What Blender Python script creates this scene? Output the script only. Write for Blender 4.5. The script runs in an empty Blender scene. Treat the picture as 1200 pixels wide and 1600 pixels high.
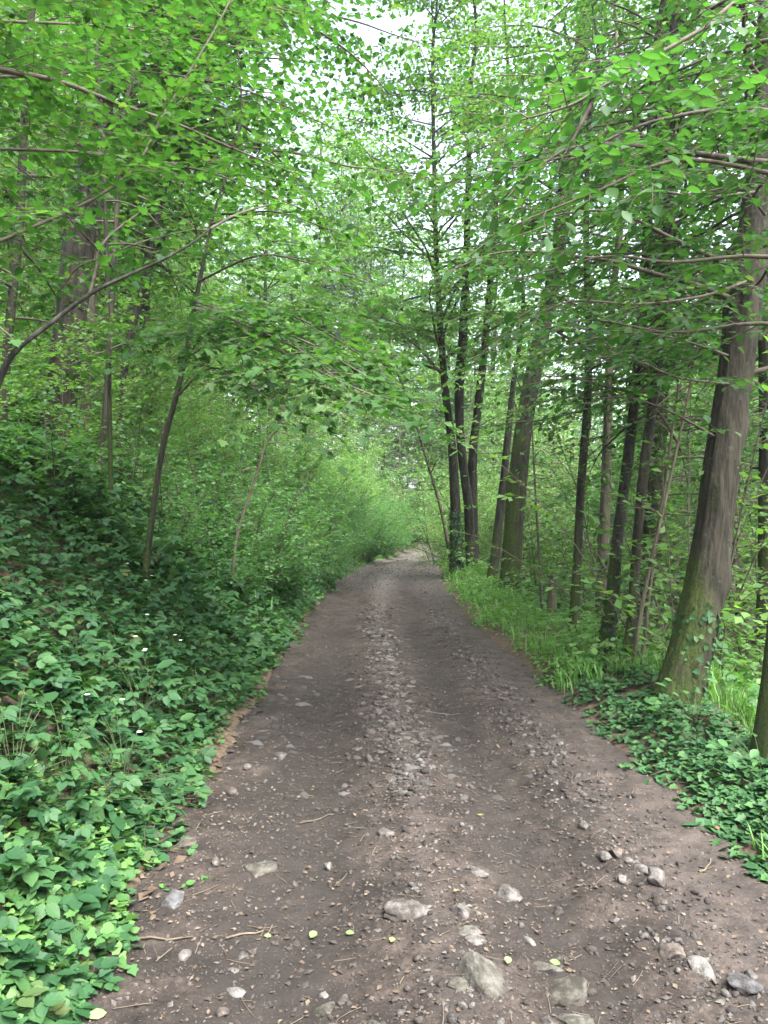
import bpy, bmesh, math
import numpy as np
from mathutils import Matrix

S = bpy.context.scene
COL = S.collection
R = math.radians
PI = math.pi

# ------------------------------------------------------------------ camera, sky, sun, exposure
EYE = 1.6
cam_d = bpy.data.cameras.new('camera')
cam = bpy.data.objects.new('camera', cam_d)
COL.objects.link(cam)
cam.location = (0, 0, EYE)
cam.rotation_euler = (R(90), 0, 0)
cam_d.sensor_fit = 'VERTICAL'
cam_d.sensor_height = 32.0
cam_d.lens = 24.0
cam_d.clip_start = 0.05
cam_d.clip_end = 2000
S.camera = cam

SUN_EL, SUN_AZ = R(60), R(142)            # azimuth measured from +Y towards +X
world = bpy.data.worlds.new('World')
S.world = world
world.use_nodes = True
wn = world.node_tree
wn.nodes.clear()
sky = wn.nodes.new('ShaderNodeTexSky')
sky.sky_type = 'NISHITA'
sky.sun_disc = False
sky.sun_elevation = SUN_EL
sky.sun_rotation = SUN_AZ
sky.air_density = 1.0
sky.dust_density = 3.0
sky.ozone_density = 1.0
hs = wn.nodes.new('ShaderNodeHueSaturation')   # an overcast sky: most of the blue is gone
hs.inputs['Saturation'].default_value = 0.6
bg = wn.nodes.new('ShaderNodeBackground')
bg.inputs['Strength'].default_value = 0.06
wo = wn.nodes.new('ShaderNodeOutputWorld')
wn.links.new(sky.outputs[0], hs.inputs['Color'])
wn.links.new(hs.outputs[0], bg.inputs['Color'])
wn.links.new(bg.outputs[0], wo.inputs['Surface'])

sun_d = bpy.data.lights.new('sun', 'SUN')
sun_d.energy = 1.5
sun_d.angle = R(45)
sun_d.color = (1.0, 0.985, 0.95)
sun = bpy.data.objects.new('sun', sun_d)
COL.objects.link(sun)
sun.rotation_euler = (R(90) - SUN_EL, 0, R(180) - SUN_AZ)

S.view_settings.view_transform = 'Standard'
S.view_settings.look = 'None'
S.view_settings.gamma = 1.0
S.view_settings.use_curve_mapping = False
S.view_settings.exposure = 3.82
S.render.engine = 'CYCLES'
cy = S.cycles
cy.use_denoising = True
cy.use_adaptive_sampling = True
cy.adaptive_threshold = 0.02
cy.max_bounces = 12
cy.diffuse_bounces = 8
cy.glossy_bounces = 2
cy.transmission_bounces = 8
cy.transparent_max_bounces = 4
cy.sample_clamp_indirect = 6.0
cy.caustics_reflective = False
cy.caustics_refractive = False

# ------------------------------------------------------------------ numeric helpers
def _h(ix, iy, iz):
    n = (ix.astype(np.int64) * 374761393 + iy.astype(np.int64) * 668265263 + iz.astype(np.int64) * 2147483647) & 0xffffffff
    n = ((n ^ (n >> 13)) * 1274126177) & 0xffffffff
    n = (n ^ (n >> 16)) & 0xffff
    return n / 65535.0

def vnoise(x, y, z=0.0):
    x, y, z = np.broadcast_arrays(np.asarray(x, float), np.asarray(y, float), np.asarray(z, float))
    ix, iy, iz = np.floor(x), np.floor(y), np.floor(z)
    fx, fy, fz = x - ix, y - iy, z - iz
    fx, fy, fz = fx*fx*(3-2*fx), fy*fy*(3-2*fy), fz*fz*(3-2*fz)
    out = 0
    for dx in (0, 1):
        wx = fx if dx else 1 - fx
        for dy in (0, 1):
            wy = fy if dy else 1 - fy
            for dz in (0, 1):
                wz = fz if dz else 1 - fz
                out = out + wx * wy * wz * _h(ix + dx, iy + dy, iz + dz)
    return out * 2 - 1

def fbm(x, y, z=0.0, oct=4, gain=0.5):
    a, s, f = 1.0, 0, 1.0
    for o in range(oct):
        s = s + a * vnoise(np.asarray(x) * f + 17.3 * o, np.asarray(y) * f + 5.1 * o, np.asarray(z) * f + 9.7 * o)
        a *= gain
        f *= 2.03
    return s

def smooth(a, b, x):
    t = np.clip((x - a) / (b - a), 0, 1)
    return t * t * (3 - 2 * t)

def P(px, py, d):
    """the point d metres ahead seen at pixel px, py of the 1200 x 1600 photograph"""
    return np.array([(px - 600) / 1200 * d, d, EYE - (py - 800) / 1200 * d])

def norm(v):
    v = np.asarray(v, float)
    return v / np.maximum(np.linalg.norm(v, axis=-1, keepdims=True), 1e-9)

def spline(pts, n):
    """Catmull-Rom through rows of pts (any columns), n samples"""
    pts = np.asarray(pts, float)
    if len(pts) == 2:
        t = np.linspace(0, 1, n)[:, None]
        return pts[0] * (1 - t) + pts[1] * t
    p = np.vstack([2 * pts[0] - pts[1], pts, 2 * pts[-1] - pts[-2]])
    m = len(pts) - 1
    u = np.linspace(0, m - 1e-6, n)
    i = u.astype(int)
    t = (u - i)[:, None]
    p0, p1, p2, p3 = p[i], p[i+1], p[i+2], p[i+3]
    return 0.5 * (2*p1 + (p2-p0)*t + (2*p0-5*p1+4*p2-p3)*t*t + (3*p1-p0-3*p2+p3)*t**3)

class Geo:
    """collects quads and triangles and links them as ONE mesh object"""
    def __init__(self):
        self.v, self.f, self.r, self.n = [], [], [], 0
    def add(self, verts, faces, rnd=None):
        verts = np.asarray(verts, float).reshape(-1, 3)
        self.v.append(verts)
        self.f.append(np.asarray(faces, np.int64) + self.n)
        self.r.append(np.full(len(verts), 0.5) if rnd is None else np.broadcast_to(rnd, (len(verts),)).astype(float))
        self.n += len(verts)
    def tube(self, pts, rad, seg=6, cap=True, bump=None):
        pts = np.asarray(pts, float)
        n = len(pts)
        rad = np.broadcast_to(np.asarray(rad, float), (n,))
        tan = norm(np.gradient(pts, axis=0))
        ref = np.array([0.0, 1.0, 0.0]) if abs(tan[0][1]) < 0.9 else np.array([1.0, 0, 0])
        a = norm(np.cross(tan, np.cross(ref[None], tan)))
        b = np.cross(tan, a)
        th = np.linspace(0, 2 * math.pi, seg, endpoint=False)
        rr = np.repeat(rad[:, None], seg, 1)
        if bump is not None:
            rr = rr * bump(np.repeat(np.arange(n)[:, None], seg, 1), th[None].repeat(n, 0), pts)
        ring = pts[:, None, :] + rr[..., None] * (np.cos(th)[None, :, None] * a[:, None, :] + np.sin(th)[None, :, None] * b[:, None, :])
        k = np.arange(n - 1)[:, None] * seg
        j = np.arange(seg)[None]
        j2 = (j + 1) % seg
        q = np.stack([k + j, k + j2, k + seg + j2, k + seg + j], -1).reshape(-1, 4)
        verts = ring.reshape(-1, 3)
        self.add(verts, q)
        if cap:
            self.add(np.vstack([ring[-1], pts[-1] + tan[-1] * rad[-1] * .6]),
                     np.array([[i, (i + 1) % seg, seg] for i in range(seg)]))
    def scatter(self, tpl, pos, mat, scale, rnd):
        """copies of a leaf-like template, placed by position, 3x3 frames (columns) and scale"""
        if len(pos) == 0:
            return
        V, F = tpl
        pos, scale = np.asarray(pos, float), np.asarray(scale, float)
        n, k = len(pos), len(V)
        W = np.einsum('nij,kj->nki', mat, V) * scale[:, None, None] + pos[:, None, :]
        FF = (F[None] + (np.arange(n) * k)[:, None, None]).reshape(-1, F.shape[1])
        self.add(W.reshape(-1, 3), FF, np.repeat(rnd, k))
    def mesh(self, name, origin=(0, 0, 0), smooth_shade=True, mats=()):
        V = np.vstack(self.v) - np.asarray(origin, float)
        me = bpy.data.meshes.new(name)
        me.vertices.add(len(V))
        me.vertices.foreach_set('co', V.astype(np.float32).ravel())
        loops = np.concatenate([f.ravel() for f in self.f])
        sizes = np.concatenate([np.full(len(f), f.shape[1]) for f in self.f])
        start = np.concatenate([[0], np.cumsum(sizes)[:-1]])
        me.loops.add(len(loops))
        me.loops.foreach_set('vertex_index', loops.astype(np.int32))
        me.polygons.add(len(sizes))
        me.polygons.foreach_set('loop_start', start.astype(np.int32))
        me.polygons.foreach_set('use_smooth', np.full(len(sizes), smooth_shade))
        at = me.attributes.new('rnd', 'FLOAT', 'POINT')
        at.data.foreach_set('value', np.concatenate(self.r).astype(np.float32))
        for m in mats:
            me.materials.append(m)
        me.update(calc_edges=True)
        return me
    def build(self, name, mat, parent=None, smooth_shade=True, loc=None):
        o0 = world_loc(parent) if parent is not None else (np.zeros(3) if loc is None else np.asarray(loc, float))
        me = self.mesh(name, o0, smooth_shade, [mat])
        return link(name, me, parent, None if parent is not None else o0)

def world_loc(o):
    v = np.zeros(3)
    while o is not None:
        v = v + np.array(o.location)
        o = o.parent
    return v

def link(name, me, parent=None, loc=None, rot=None, scale=None):
    o = bpy.data.objects.new(name, me)
    COL.objects.link(o)
    o.parent = parent
    if loc is not None: o.location = tuple(loc)
    if rot is not None: o.rotation_euler = rot
    if scale is not None: o.scale = (scale,) * 3 if np.isscalar(scale) else tuple(scale)
    return o

def tag(o, label=None, cat=None, group=None, kind=None):
    if label: o['label'] = label
    if cat: o['category'] = cat
    if group: o['group'] = group
    if kind: o['kind'] = kind
    return o

def thing(name, label, cat, loc, group=None):
    return tag(link(name, None, None, loc), label, cat, group)

def copy_thing(o, loc, rotz, scale, label=None, group=None):
    c = o.copy()
    COL.objects.link(c)
    c.location, c.rotation_euler, c.scale = tuple(loc), (0, 0, rotz), (scale,) * 3
    if label: c['label'] = label
    if group: c['group'] = group
    for ch in o.children:
        d = ch.copy()
        COL.objects.link(d)
        d.parent = c
    return c

# ------------------------------------------------------------------ materials
def new_mat(name):
    m = bpy.data.materials.new(name)
    m.use_nodes = True
    m.node_tree.nodes.clear()
    return m, m.node_tree.nodes, m.node_tree.links

def ramp(N, stops):
    r = N.new('ShaderNodeValToRGB')
    e = r.color_ramp.elements
    e[0].position, e[0].color = stops[0][0], (*stops[0][1], 1)
    e[1].position, e[1].color = stops[-1][0], (*stops[-1][1], 1)
    for p, c in stops[1:-1]:
        x = e.new(p)
        x.color = (*c, 1)
    return r

def mixrgb(N, L, fac, a, b, mode='MIX'):
    m = N.new('ShaderNodeMix')
    m.data_type = 'RGBA'
    m.blend_type = mode
    for s, v in ((0, fac), (6, a), (7, b)):
        if hasattr(v, 'is_output'): L.new(v, m.inputs[s])
        elif s == 0: m.inputs[0].default_value = v
        else: m.inputs[s].default_value = (*v, 1)
    return m.outputs[2]

def maths(N, L, op, a, b=None, c=None):
    m = N.new('ShaderNodeMath')
    m.operation = op
    for i, v in enumerate((a, b, c)):
        if v is None: continue
        if hasattr(v, 'is_output'): L.new(v, m.inputs[i])
        else: m.inputs[i].default_value = v
    return m.outputs[0]

def noise_tex(N, L, vec, scale, detail=4, rough=0.55):
    t = N.new('ShaderNodeTexNoise')
    t.inputs['Scale'].default_value = scale
    t.inputs['Detail'].default_value = detail
    t.inputs['Roughness'].default_value = rough
    L.new(vec, t.inputs['Vector'])
    return t.outputs['Fac']

def leaf_mat(name, stops, trans_gain=(1.3, 1.5, 0.55), trans=0.48, rough=0.52, spec=0.28, shared=True):
    m, N, L = new_mat(name)
    at = N.new('ShaderNodeAttribute')
    at.attribute_name = 'rnd'
    oi = N.new('ShaderNodeObjectInfo')
    s = maths(N, L, 'ADD', at.outputs['Fac'], maths(N, L, 'MULTIPLY', oi.outputs['Random'], 0.45))
    s = maths(N, L, 'FRACT', s)
    r = ramp(N, stops)
    L.new(s, r.inputs[0])
    pb = N.new('ShaderNodeBsdfPrincipled')
    L.new(r.outputs[0], pb.inputs['Base Color'])
    pb.inputs['Roughness'].default_value = rough
    pb.inputs['Specular IOR Level'].default_value = spec
    tr = N.new('ShaderNodeBsdfTranslucent')
    L.new(mixrgb(N, L, 1.0, r.outputs[0], trans_gain, 'MULTIPLY'), tr.inputs['Color'])
    mx = N.new('ShaderNodeMixShader')
    mx.inputs[0].default_value = trans
    L.new(pb.outputs[0], mx.inputs[1])
    L.new(tr.outputs[0], mx.inputs[2])
    o = N.new('ShaderNodeOutputMaterial')
    L.new(mx.outputs[0], o.inputs['Surface'])
    return m

def bark_mat(name, c0, c1, moss=0.0, moss_top=2.0, scale=1.0, bump=0.6):
    m, N, L = new_mat(name)
    tc = N.new('ShaderNodeTexCoord')
    geo = N.new('ShaderNodeNewGeometry')
    mp = N.new('ShaderNodeMapping')
    mp.inputs['Scale'].default_value = (1, 1, 0.16)
    L.new(tc.outputs['Object'], mp.inputs['Vector'])
    n0 = noise_tex(N, L, mp.outputs[0], 16 * scale, 4, 0.6)
    n1 = maths(N, L, 'ADD', maths(N, L, 'MULTIPLY', noise_tex(N, L, mp.outputs[0], 38 * scale, 6, 0.7), 0.5), maths(N, L, 'MULTIPLY', n0, 0.5))
    n2 = noise_tex(N, L, tc.outputs['Object'], 3.0, 3)
    n3 = noise_tex(N, L, tc.outputs['Object'], 55, 3)
    mid = tuple((a + b) / 2 for a, b in zip(c0, c1))
    r = ramp(N, [(0.43, c0), (0.5, mid), (0.58, c1)])
    L.new(n1, r.inputs[0])
    lich = ramp(N, [(0.62, (0, 0, 0)), (0.72, (1, 1, 1))])
    L.new(noise_tex(N, L, tc.outputs['Object'], 14, 4), lich.inputs[0])
    col = mixrgb(N, L, maths(N, L, 'MULTIPLY', lich.outputs[0], 0.25), r.outputs[0], (0.17, 0.175, 0.14))
    if moss > 0:
        sp = N.new('ShaderNodeSeparateXYZ')
        L.new(tc.outputs['Object'], sp.inputs[0])
        sn = N.new('ShaderNodeSeparateXYZ')
        L.new(geo.outputs['Normal'], sn.inputs[0])
        h = maths(N, L, 'SUBTRACT', 1.0, maths(N, L, 'DIVIDE', sp.outputs[2], moss_top))
        side = maths(N, L, 'MULTIPLY', sn.outputs[0], -0.5)
        f = maths(N, L, 'ADD', maths(N, L, 'ADD', h, side), maths(N, L, 'MULTIPLY', maths(N, L, 'SUBTRACT', n2, 0.5), 2.2))
        f = maths(N, L, 'ADD', f, maths(N, L, 'MULTIPLY', maths(N, L, 'SUBTRACT', n3, 0.5), 0.9))
        rm = ramp(N, [(0.25, (0, 0, 0)), (0.75, (moss,) * 3)])
        L.new(f, rm.inputs[0])
        mr = ramp(N, [(0.35, (0.018, 0.032, 0.007)), (0.65, (0.058, 0.078, 0.018))])
        L.new(n3, mr.inputs[0])
        col = mixrgb(N, L, rm.outputs[0], col, mr.outputs[0])
    pb = N.new('ShaderNodeBsdfPrincipled')
    L.new(col, pb.inputs['Base Color'])
    pb.inputs['Roughness'].default_value = 0.9
    pb.inputs['Specular IOR Level'].default_value = 0.2
    b = N.new('ShaderNodeBump')
    b.inputs['Strength'].default_value = bump
    b.inputs['Distance'].default_value = 0.08
    L.new(n1, b.inputs['Height'])
    L.new(b.outputs[0], pb.inputs['Normal'])
    o = N.new('ShaderNodeOutputMaterial')
    L.new(pb.outputs[0], o.inputs['Surface'])
    return m

def plain_mat(name, stops, scale=8, rough=0.85, bump=0.0, bscale=60, soil=None, spec=0.25):
    m, N, L = new_mat(name)
    tc = N.new('ShaderNodeTexCoord')
    oi = N.new('ShaderNodeObjectInfo')
    n = noise_tex(N, L, tc.outputs['Object'], scale, 5, 0.6)
    at = N.new('ShaderNodeAttribute')
    at.attribute_name = 'rnd'
    f = maths(N, L, 'ADD', n, maths(N, L, 'MULTIPLY', maths(N, L, 'SUBTRACT', oi.outputs['Random'], 0.5), 0.25))
    f = maths(N, L, 'ADD', f, maths(N, L, 'MULTIPLY', maths(N, L, 'SUBTRACT', at.outputs['Fac'], 0.5), 0.3))
    r = ramp(N, stops)
    L.new(f, r.inputs[0])
    col = r.outputs[0]
    if soil:
        sp = N.new('ShaderNodeSeparateXYZ')
        L.new(tc.outputs['Generated'], sp.inputs[0])
        h = maths(N, L, 'ADD', sp.outputs[2], maths(N, L, 'MULTIPLY', maths(N, L, 'SUBTRACT', noise_tex(N, L, tc.outputs['Generated'], 5, 4), 0.5), 0.9))
        rs = ramp(N, [(0.42, (0.9, 0.9, 0.9)), (0.72, (0.05, 0.05, 0.05))])
        L.new(h, rs.inputs[0])
        col = mixrgb(N, L, rs.outputs[0], col, soil)
    pb = N.new('ShaderNodeBsdfPrincipled')
    L.new(col, pb.inputs['Base Color'])
    pb.inputs['Roughness'].default_value = rough
    pb.inputs['Specular IOR Level'].default_value = spec
    if bump:
        b = N.new('ShaderNodeBump')
        b.inputs['Strength'].default_value = bump
        b.inputs['Distance'].default_value = 0.01
        L.new(noise_tex(N, L, tc.outputs['Object'], bscale, 5, 0.65), b.inputs['Height'])
        L.new(b.outputs[0], pb.inputs['Normal'])
    o = N.new('ShaderNodeOutputMaterial')
    L.new(pb.outputs[0], o.inputs['Surface'])
    return m

def dirt_mat():
    m, N, L = new_mat('path_dirt')
    tc = N.new('ShaderNodeTexCoord')
    V = tc.outputs['Object']
    big = noise_tex(N, L, V, 0.9, 4)
    mid = noise_tex(N, L, V, 6, 5, 0.65)
    fine = noise_tex(N, L, V, 60, 6, 0.7)
    r = ramp(N, [(0.38, (0.012, 0.0095, 0.0083)), (0.5, (0.029, 0.0226, 0.0188)), (0.62, (0.062, 0.0492, 0.0418))])
    f = maths(N, L, 'ADD', maths(N, L, 'MULTIPLY', mid, 0.55), maths(N, L, 'MULTIPLY', fine, 0.45))
    L.new(f, r.inputs[0])
    # damp dark soil keeps to the two wheel ruts and the left flank
    at = N.new('ShaderNodeAttribute')
    at.attribute_name = 'rnd'
    d = maths(N, L, 'ADD', at.outputs['Fac'], maths(N, L, 'MULTIPLY', maths(N, L, 'SUBTRACT', big, 0.5), 1.2))
    dr = ramp(N, [(0.50, (0, 0, 0)), (0.95, (0.8, 0.8, 0.8))])
    L.new(d, dr.inputs[0])
    bl = ramp(N, [(0.35, (0.52, 0.50, 0.48)), (0.65, (1.15, 1.11, 1.07))])
    L.new(noise_tex(N, L, V, 1.7, 5, 0.6), bl.inputs[0])
    base = mixrgb(N, L, 1.0, r.outputs[0], bl.outputs[0], 'MULTIPLY')
    col = mixrgb(N, L, dr.outputs[0], base, (0.015, 0.012, 0.010))
    dry = ramp(N, [(0.0, (0.62, 0.62, 0.62)), (0.26, (0, 0, 0))])  # pale far track: partly dry dust, partly stronger light painted into the colour
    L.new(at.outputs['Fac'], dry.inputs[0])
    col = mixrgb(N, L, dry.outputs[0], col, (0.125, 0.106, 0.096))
    # grit: pale specks of crushed stone
    vo = N.new('ShaderNodeTexVoronoi')
    vo.inputs['Scale'].default_value = 75
    L.new(V, vo.inputs['Vector'])
    vr = ramp(N, [(0.10, (1, 1, 1)), (0.24, (0, 0, 0))])
    L.new(vo.outputs['Distance'], vr.inputs[0])
    sel = ramp(N, [(0.55, (0, 0, 0)), (0.62, (0.8, 0.8, 0.8))])
    L.new(vo.outputs['Color'], sel.inputs[0])
    g = maths(N, L, 'MULTIPLY', vr.outputs[0], sel.outputs[0])
    col = mixrgb(N, L, g, col, (0.105, 0.096, 0.087))
    pb = N.new('ShaderNodeBsdfPrincipled')
    L.new(col, pb.inputs['Base Color'])
    pb.inputs['Roughness'].default_value = 0.8
    pb.inputs['Specular IOR Level'].default_value = 0.25
    b = N.new('ShaderNodeBump')
    b.inputs['Strength'].default_value = 0.9
    b.inputs['Distance'].default_value = 0.012
    hh = maths(N, L, 'ADD', maths(N, L, 'ADD', maths(N, L, 'MULTIPLY', fine, 0.6), mid), maths(N, L, 'MULTIPLY', g, 0.3))
    L.new(hh, b.inputs['Height'])
    L.new(b.outputs[0], pb.inputs['Normal'])
    o = N.new('ShaderNodeOutputMaterial')
    L.new(pb.outputs[0], o.inputs['Surface'])
    return m

M_MAPLE = leaf_mat('maple_leaf', [(0.0, (0.024, 0.070, 0.020)), (0.5, (0.034, 0.098, 0.025)), (0.9, (0.049, 0.121, 0.030)), (1.0, (0.077, 0.121, 0.030))])
M_HORN = leaf_mat('hornbeam_leaf', [(0.0, (0.023, 0.069, 0.023)), (0.5, (0.033, 0.097, 0.029)), (0.9, (0.048, 0.122, 0.034)), (1.0, (0.075, 0.122, 0.034))])
M_HAZEL = leaf_mat('hazel_leaf', [(0.0, (0.046, 0.122, 0.042)), (0.6, (0.066, 0.165, 0.054)), (1.0, (0.092, 0.200, 0.058))])
M_BRAMBLE = leaf_mat('bramble_leaf', [(0.0, (0.016, 0.053, 0.020)), (0.6, (0.028, 0.079, 0.028)), (0.96, (0.045, 0.105, 0.033)), (1.0, (0.073, 0.092, 0.032))], trans=0.3, rough=0.55, spec=0.22)
M_HERB = leaf_mat('herb_leaf', [(0.0, (0.034, 0.094, 0.027)), (0.6, (0.050, 0.126, 0.035)), (1.0, (0.072, 0.160, 0.040))], trans=0.35, rough=0.52)
M_IVY = leaf_mat('ivy_leaf', [(0.0, (0.019, 0.056, 0.022)), (0.6, (0.032, 0.088, 0.031)), (1.0, (0.057, 0.121, 0.039))], trans=0.2, rough=0.55, spec=0.2)
M_GRASS = leaf_mat('grass_blade', [(0.0, (0.071, 0.180, 0.037)), (0.6, (0.100, 0.230, 0.044)), (1.0, (0.155, 0.268, 0.070))], trans=0.35, rough=0.5)
M_FAR = leaf_mat('far_leaf', [(0.0, (0.080, 0.175, 0.050)), (0.5, (0.108, 0.220, 0.062)), (1.0, (0.145, 0.250, 0.072))], trans=0.45)  # raised leaf tone, paints in the brighter light on foliage farther back

M_BARK = bark_mat('grey_brown_bark', (0.013, 0.0125, 0.0085), (0.040, 0.035, 0.025), 0.95, 1.5)
M_BARK_MOSS = bark_mat('mossy_bark', (0.012, 0.012, 0.008), (0.050, 0.047, 0.033), 1.0, 3.2)
M_BARK_DARK = bark_mat('dark_bark', (0.009, 0.0088, 0.0068), (0.036, 0.034, 0.026), 0.8, 1.4)
M_BARK_PALE = bark_mat('pale_smooth_bark', (0.050, 0.043, 0.029), (0.115, 0.099, 0.070), 0.5, 0.6, scale=0.6, bump=0.3)
M_TWIG = plain_mat('twig_bark', [(0.3, (0.035, 0.028, 0.022)), (0.7, (0.10, 0.085, 0.062))], 20)
M_STEM = plain_mat('green_stem', [(0.3, (0.026, 0.048, 0.018)), (0.7, (0.055, 0.066, 0.028))], 20)
M_DIRT = dirt_mat()
M_SOIL = plain_mat('leaf_litter_soil', [(0.3, (0.022, 0.017, 0.012)), (0.5, (0.055, 0.040, 0.027)), (0.7, (0.11, 0.078, 0.05))], 22, 0.95, 1.0, 70)
M_STONE = plain_mat('grey_stone', [(0.34, (0.031, 0.026, 0.023)), (0.5, (0.079, 0.072, 0.065)), (0.66, (0.144, 0.135, 0.123))], 26, 0.9, 1.0, 120, soil=(0.046, 0.037, 0.031))
M_STONE_PALE = plain_mat('pale_stone', [(0.34, (0.041, 0.035, 0.030)), (0.5, (0.102, 0.093, 0.084)), (0.66, (0.168, 0.158, 0.145))], 26, 0.9, 1.0, 120, soil=(0.046, 0.037, 0.031))
M_STONE_MOSS = plain_mat('greenish_stone', [(0.34, (0.025, 0.022, 0.016)), (0.5, (0.064, 0.060, 0.048)), (0.66, (0.115, 0.110, 0.094))], 24, 0.9, 1.0, 120, soil=(0.046, 0.037, 0.031))
M_STONE_BROWN = plain_mat('brown_stone', [(0.34, (0.030, 0.023, 0.018)), (0.5, (0.066, 0.053, 0.044)), (0.66, (0.120, 0.102, 0.087))], 26, 0.9, 1.0, 120, soil=(0.046, 0.037, 0.031))
M_STONE_BLUE = plain_mat('blue_grey_stone', [(0.34, (0.030, 0.028, 0.027)), (0.5, (0.070, 0.069, 0.069)), (0.66, (0.120, 0.120, 0.121))], 26, 0.9, 1.0, 120, soil=(0.046, 0.037, 0.031))
M_DEAD = plain_mat('dead_leaf', [(0.3, (0.045, 0.031, 0.020)), (0.5, (0.075, 0.053, 0.036)), (0.7, (0.125, 0.098, 0.070))], 9)
M_OLD = plain_mat('old_leaf', [(0.3, (0.070, 0.042, 0.021)), (0.5, (0.140, 0.087, 0.045)), (0.7, (0.238, 0.175, 0.105))], 9)
M_YELLOW = plain_mat('yellow_leaf', [(0.3, (0.14, 0.13, 0.03)), (0.7, (0.26, 0.24, 0.07))], 30)
M_LIME = plain_mat('fresh_fallen_leaf', [(0.3, (0.065, 0.105, 0.032)), (0.7, (0.135, 0.175, 0.075))], 30)
M_RED = plain_mat('red_leaf', [(0.3, (0.13, 0.055, 0.035)), (0.7, (0.24, 0.13, 0.085))], 30)
M_WHITE = plain_mat('white_petal', [(0.3, (0.62, 0.62, 0.58)), (0.7, (0.8, 0.8, 0.77))], 9)
M_STRAW = plain_mat('dry_stick', [(0.3, (0.05, 0.038, 0.026)), (0.7, (0.135, 0.110, 0.078))], 12)

# ------------------------------------------------------------------ the lie of the land
_EY = [-20, 2.4, 3.4, 5.5, 7, 10.7, 16, 19, 23, 27, 33, 40, 48, 60, 80, 400]
_EL = [-1.0, -1.0, -1.03, -1.08, -1.1, -1.16, -1.13, -1.0, -0.66, -0.2, 0.5, 1.1, 1.0, -1.0, -6, -90]
_ER = [1.75, 1.75, 1.68, 1.60, 1.54, 1.28, 1.30, 1.42, 1.62, 1.95, 2.5, 3.1, 3.3, 1.6, -3, -86]
def left_edge(y): return np.interp(y, _EY, _EL)
def right_edge(y): return np.interp(y, _EY, _ER)
def base_z(y):
    return np.interp(y, [-20, 23, 26, 29, 33, 38, 44, 52, 70, 400], [0, 0, -.03, -.16, -.34, -.38, -.22, .15, 1.2, 6])
def ground_z(x, y):
    x, y = np.asarray(x, float), np.asarray(y, float)
    l, r = left_edge(y), right_edge(y)
    s, t = l - x, x - r
    a = np.interp(s, [-9, 0, .2, .6, 1, 2.5, 4, 6, 10, 20, 80, 600], [0, 0, .08, .36, .74, 1.95, 2.85, 3.5, 4.4, 7.0, 16, 40])
    b = np.interp(t, [-9, 0, .2, .6, .9, 1.5, 3, 6, 12, 25, 45, 90, 600], [0, 0, .08, .13, .09, -.22, -1.05, -2.4, -4.2, -5.5, -3.5, 6, 40])
    off = np.maximum(s, t)
    bump = fbm(x * .8, y * .8, 3.1, 4) * 0.13 * smooth(0.1, 1.2, off) + fbm(x * .12, y * .12, 8, 3) * .6 * smooth(4, 14, off)
    return base_z(y) + a + b + bump
def path_u(x, y): return x - (left_edge(y) + right_edge(y)) / 2 + 0.29
def path_z(x, y):
    u = path_u(x, y)
    w = fbm(x * 0.0, y * .45, 1.7, 3) * .08
    g = lambda c, s: np.exp(-((u - c - w) / s) ** 2)
    z = -.055 * g(-.42, .26) - .040 * g(.62, .20) + .030 * g(.14, .20) + .015 * g(1.2, .35)
    z = z + fbm(x * 1.1, y * 1.1, .4, 3) * .022 + fbm(x * 6, y * 6, 2.2, 3) * .008 + fbm(x * 20, y * 20, 5, 3) * .008
    return base_z(y) + z

rng = np.random.default_rng(11)

# ground sheet
def axis(lo, hi, fine_lo, fine_hi, step, grow):
    a = list(np.arange(fine_lo, fine_hi, step))
    s = step
    while a[-1] < hi:
        s *= grow
        a.append(a[-1] + s)
    s = step
    while a[0] > lo:
        s *= grow
        a.insert(0, a[0] - s)
    return np.array(a)
gx = axis(-500, 500, -6, 6, 0.11, 1.09)
gy = axis(-60, 700, 1.2, 16, 0.13, 1.055)
X, Y = np.meshgrid(gx, gy)
lz, rz = left_edge(Y), right_edge(Y)
inside = smooth(0.0, 0.18, X - lz) * smooth(0.0, 0.18, rz - X)
Z = ground_z(X, Y) - 0.16 * inside
def grid_faces(nr, nc):
    i = np.arange(nr - 1)[:, None] * nc
    j = np.arange(nc - 1)[None]
    return np.stack([i + j, i + j + 1, i + nc + j + 1, i + nc + j], -1).reshape(-1, 4)
g = Geo()
g.add(np.stack([X, Y, Z], -1).reshape(-1, 3), grid_faces(*X.shape))
tag(g.build('ground', M_SOIL), 'dark leaf littered woodland floor rising to a bank beside the track', kind='structure')

# the dirt track
ys = [-1.0]
while ys[-1] < 64:
    ys.append(ys[-1] + max(0.013, 0.0042 * max(ys[-1], 0)))
ys = np.array(ys)
vv = np.linspace(0, 1, 170)
Yp = np.repeat(ys[:, None], len(vv), 1)
lp = left_edge(Yp) - .28
rp = right_edge(Yp) + .25
Xp = lp + (rp - lp) * vv[None]
e = np.minimum(Xp - lp, rp - Xp) + fbm(Xp * 2.2, Yp * 2.2, 6.6, 3) * .07
Zp = path_z(Xp, Yp) - 0.30 * (1 - smooth(0.0, 0.26, e))
U = path_u(Xp, Yp)
damp_lit = .95 * np.exp(-((U + .45) / .33) ** 2) + .7 * np.exp(-((U - .6) / .22) ** 2) - .05 * smooth(.85, 1.2, U) + .25 * smooth(-.75, -1.0, U)
damp_lit = damp_lit * (1 - .9 * smooth(8, 15, Yp)) + .27 - .25 * smooth(11, 23, Yp) - .10 * np.exp(-((U - .14) / .2) ** 2)  # lower far off: drier ground, plus the brighter light there put into the tone
g = Geo()
g.add(np.stack([Xp, Yp, Zp], -1).reshape(-1, 3), grid_faces(*Xp.shape), np.clip(damp_lit, 0, 1).ravel())
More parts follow.
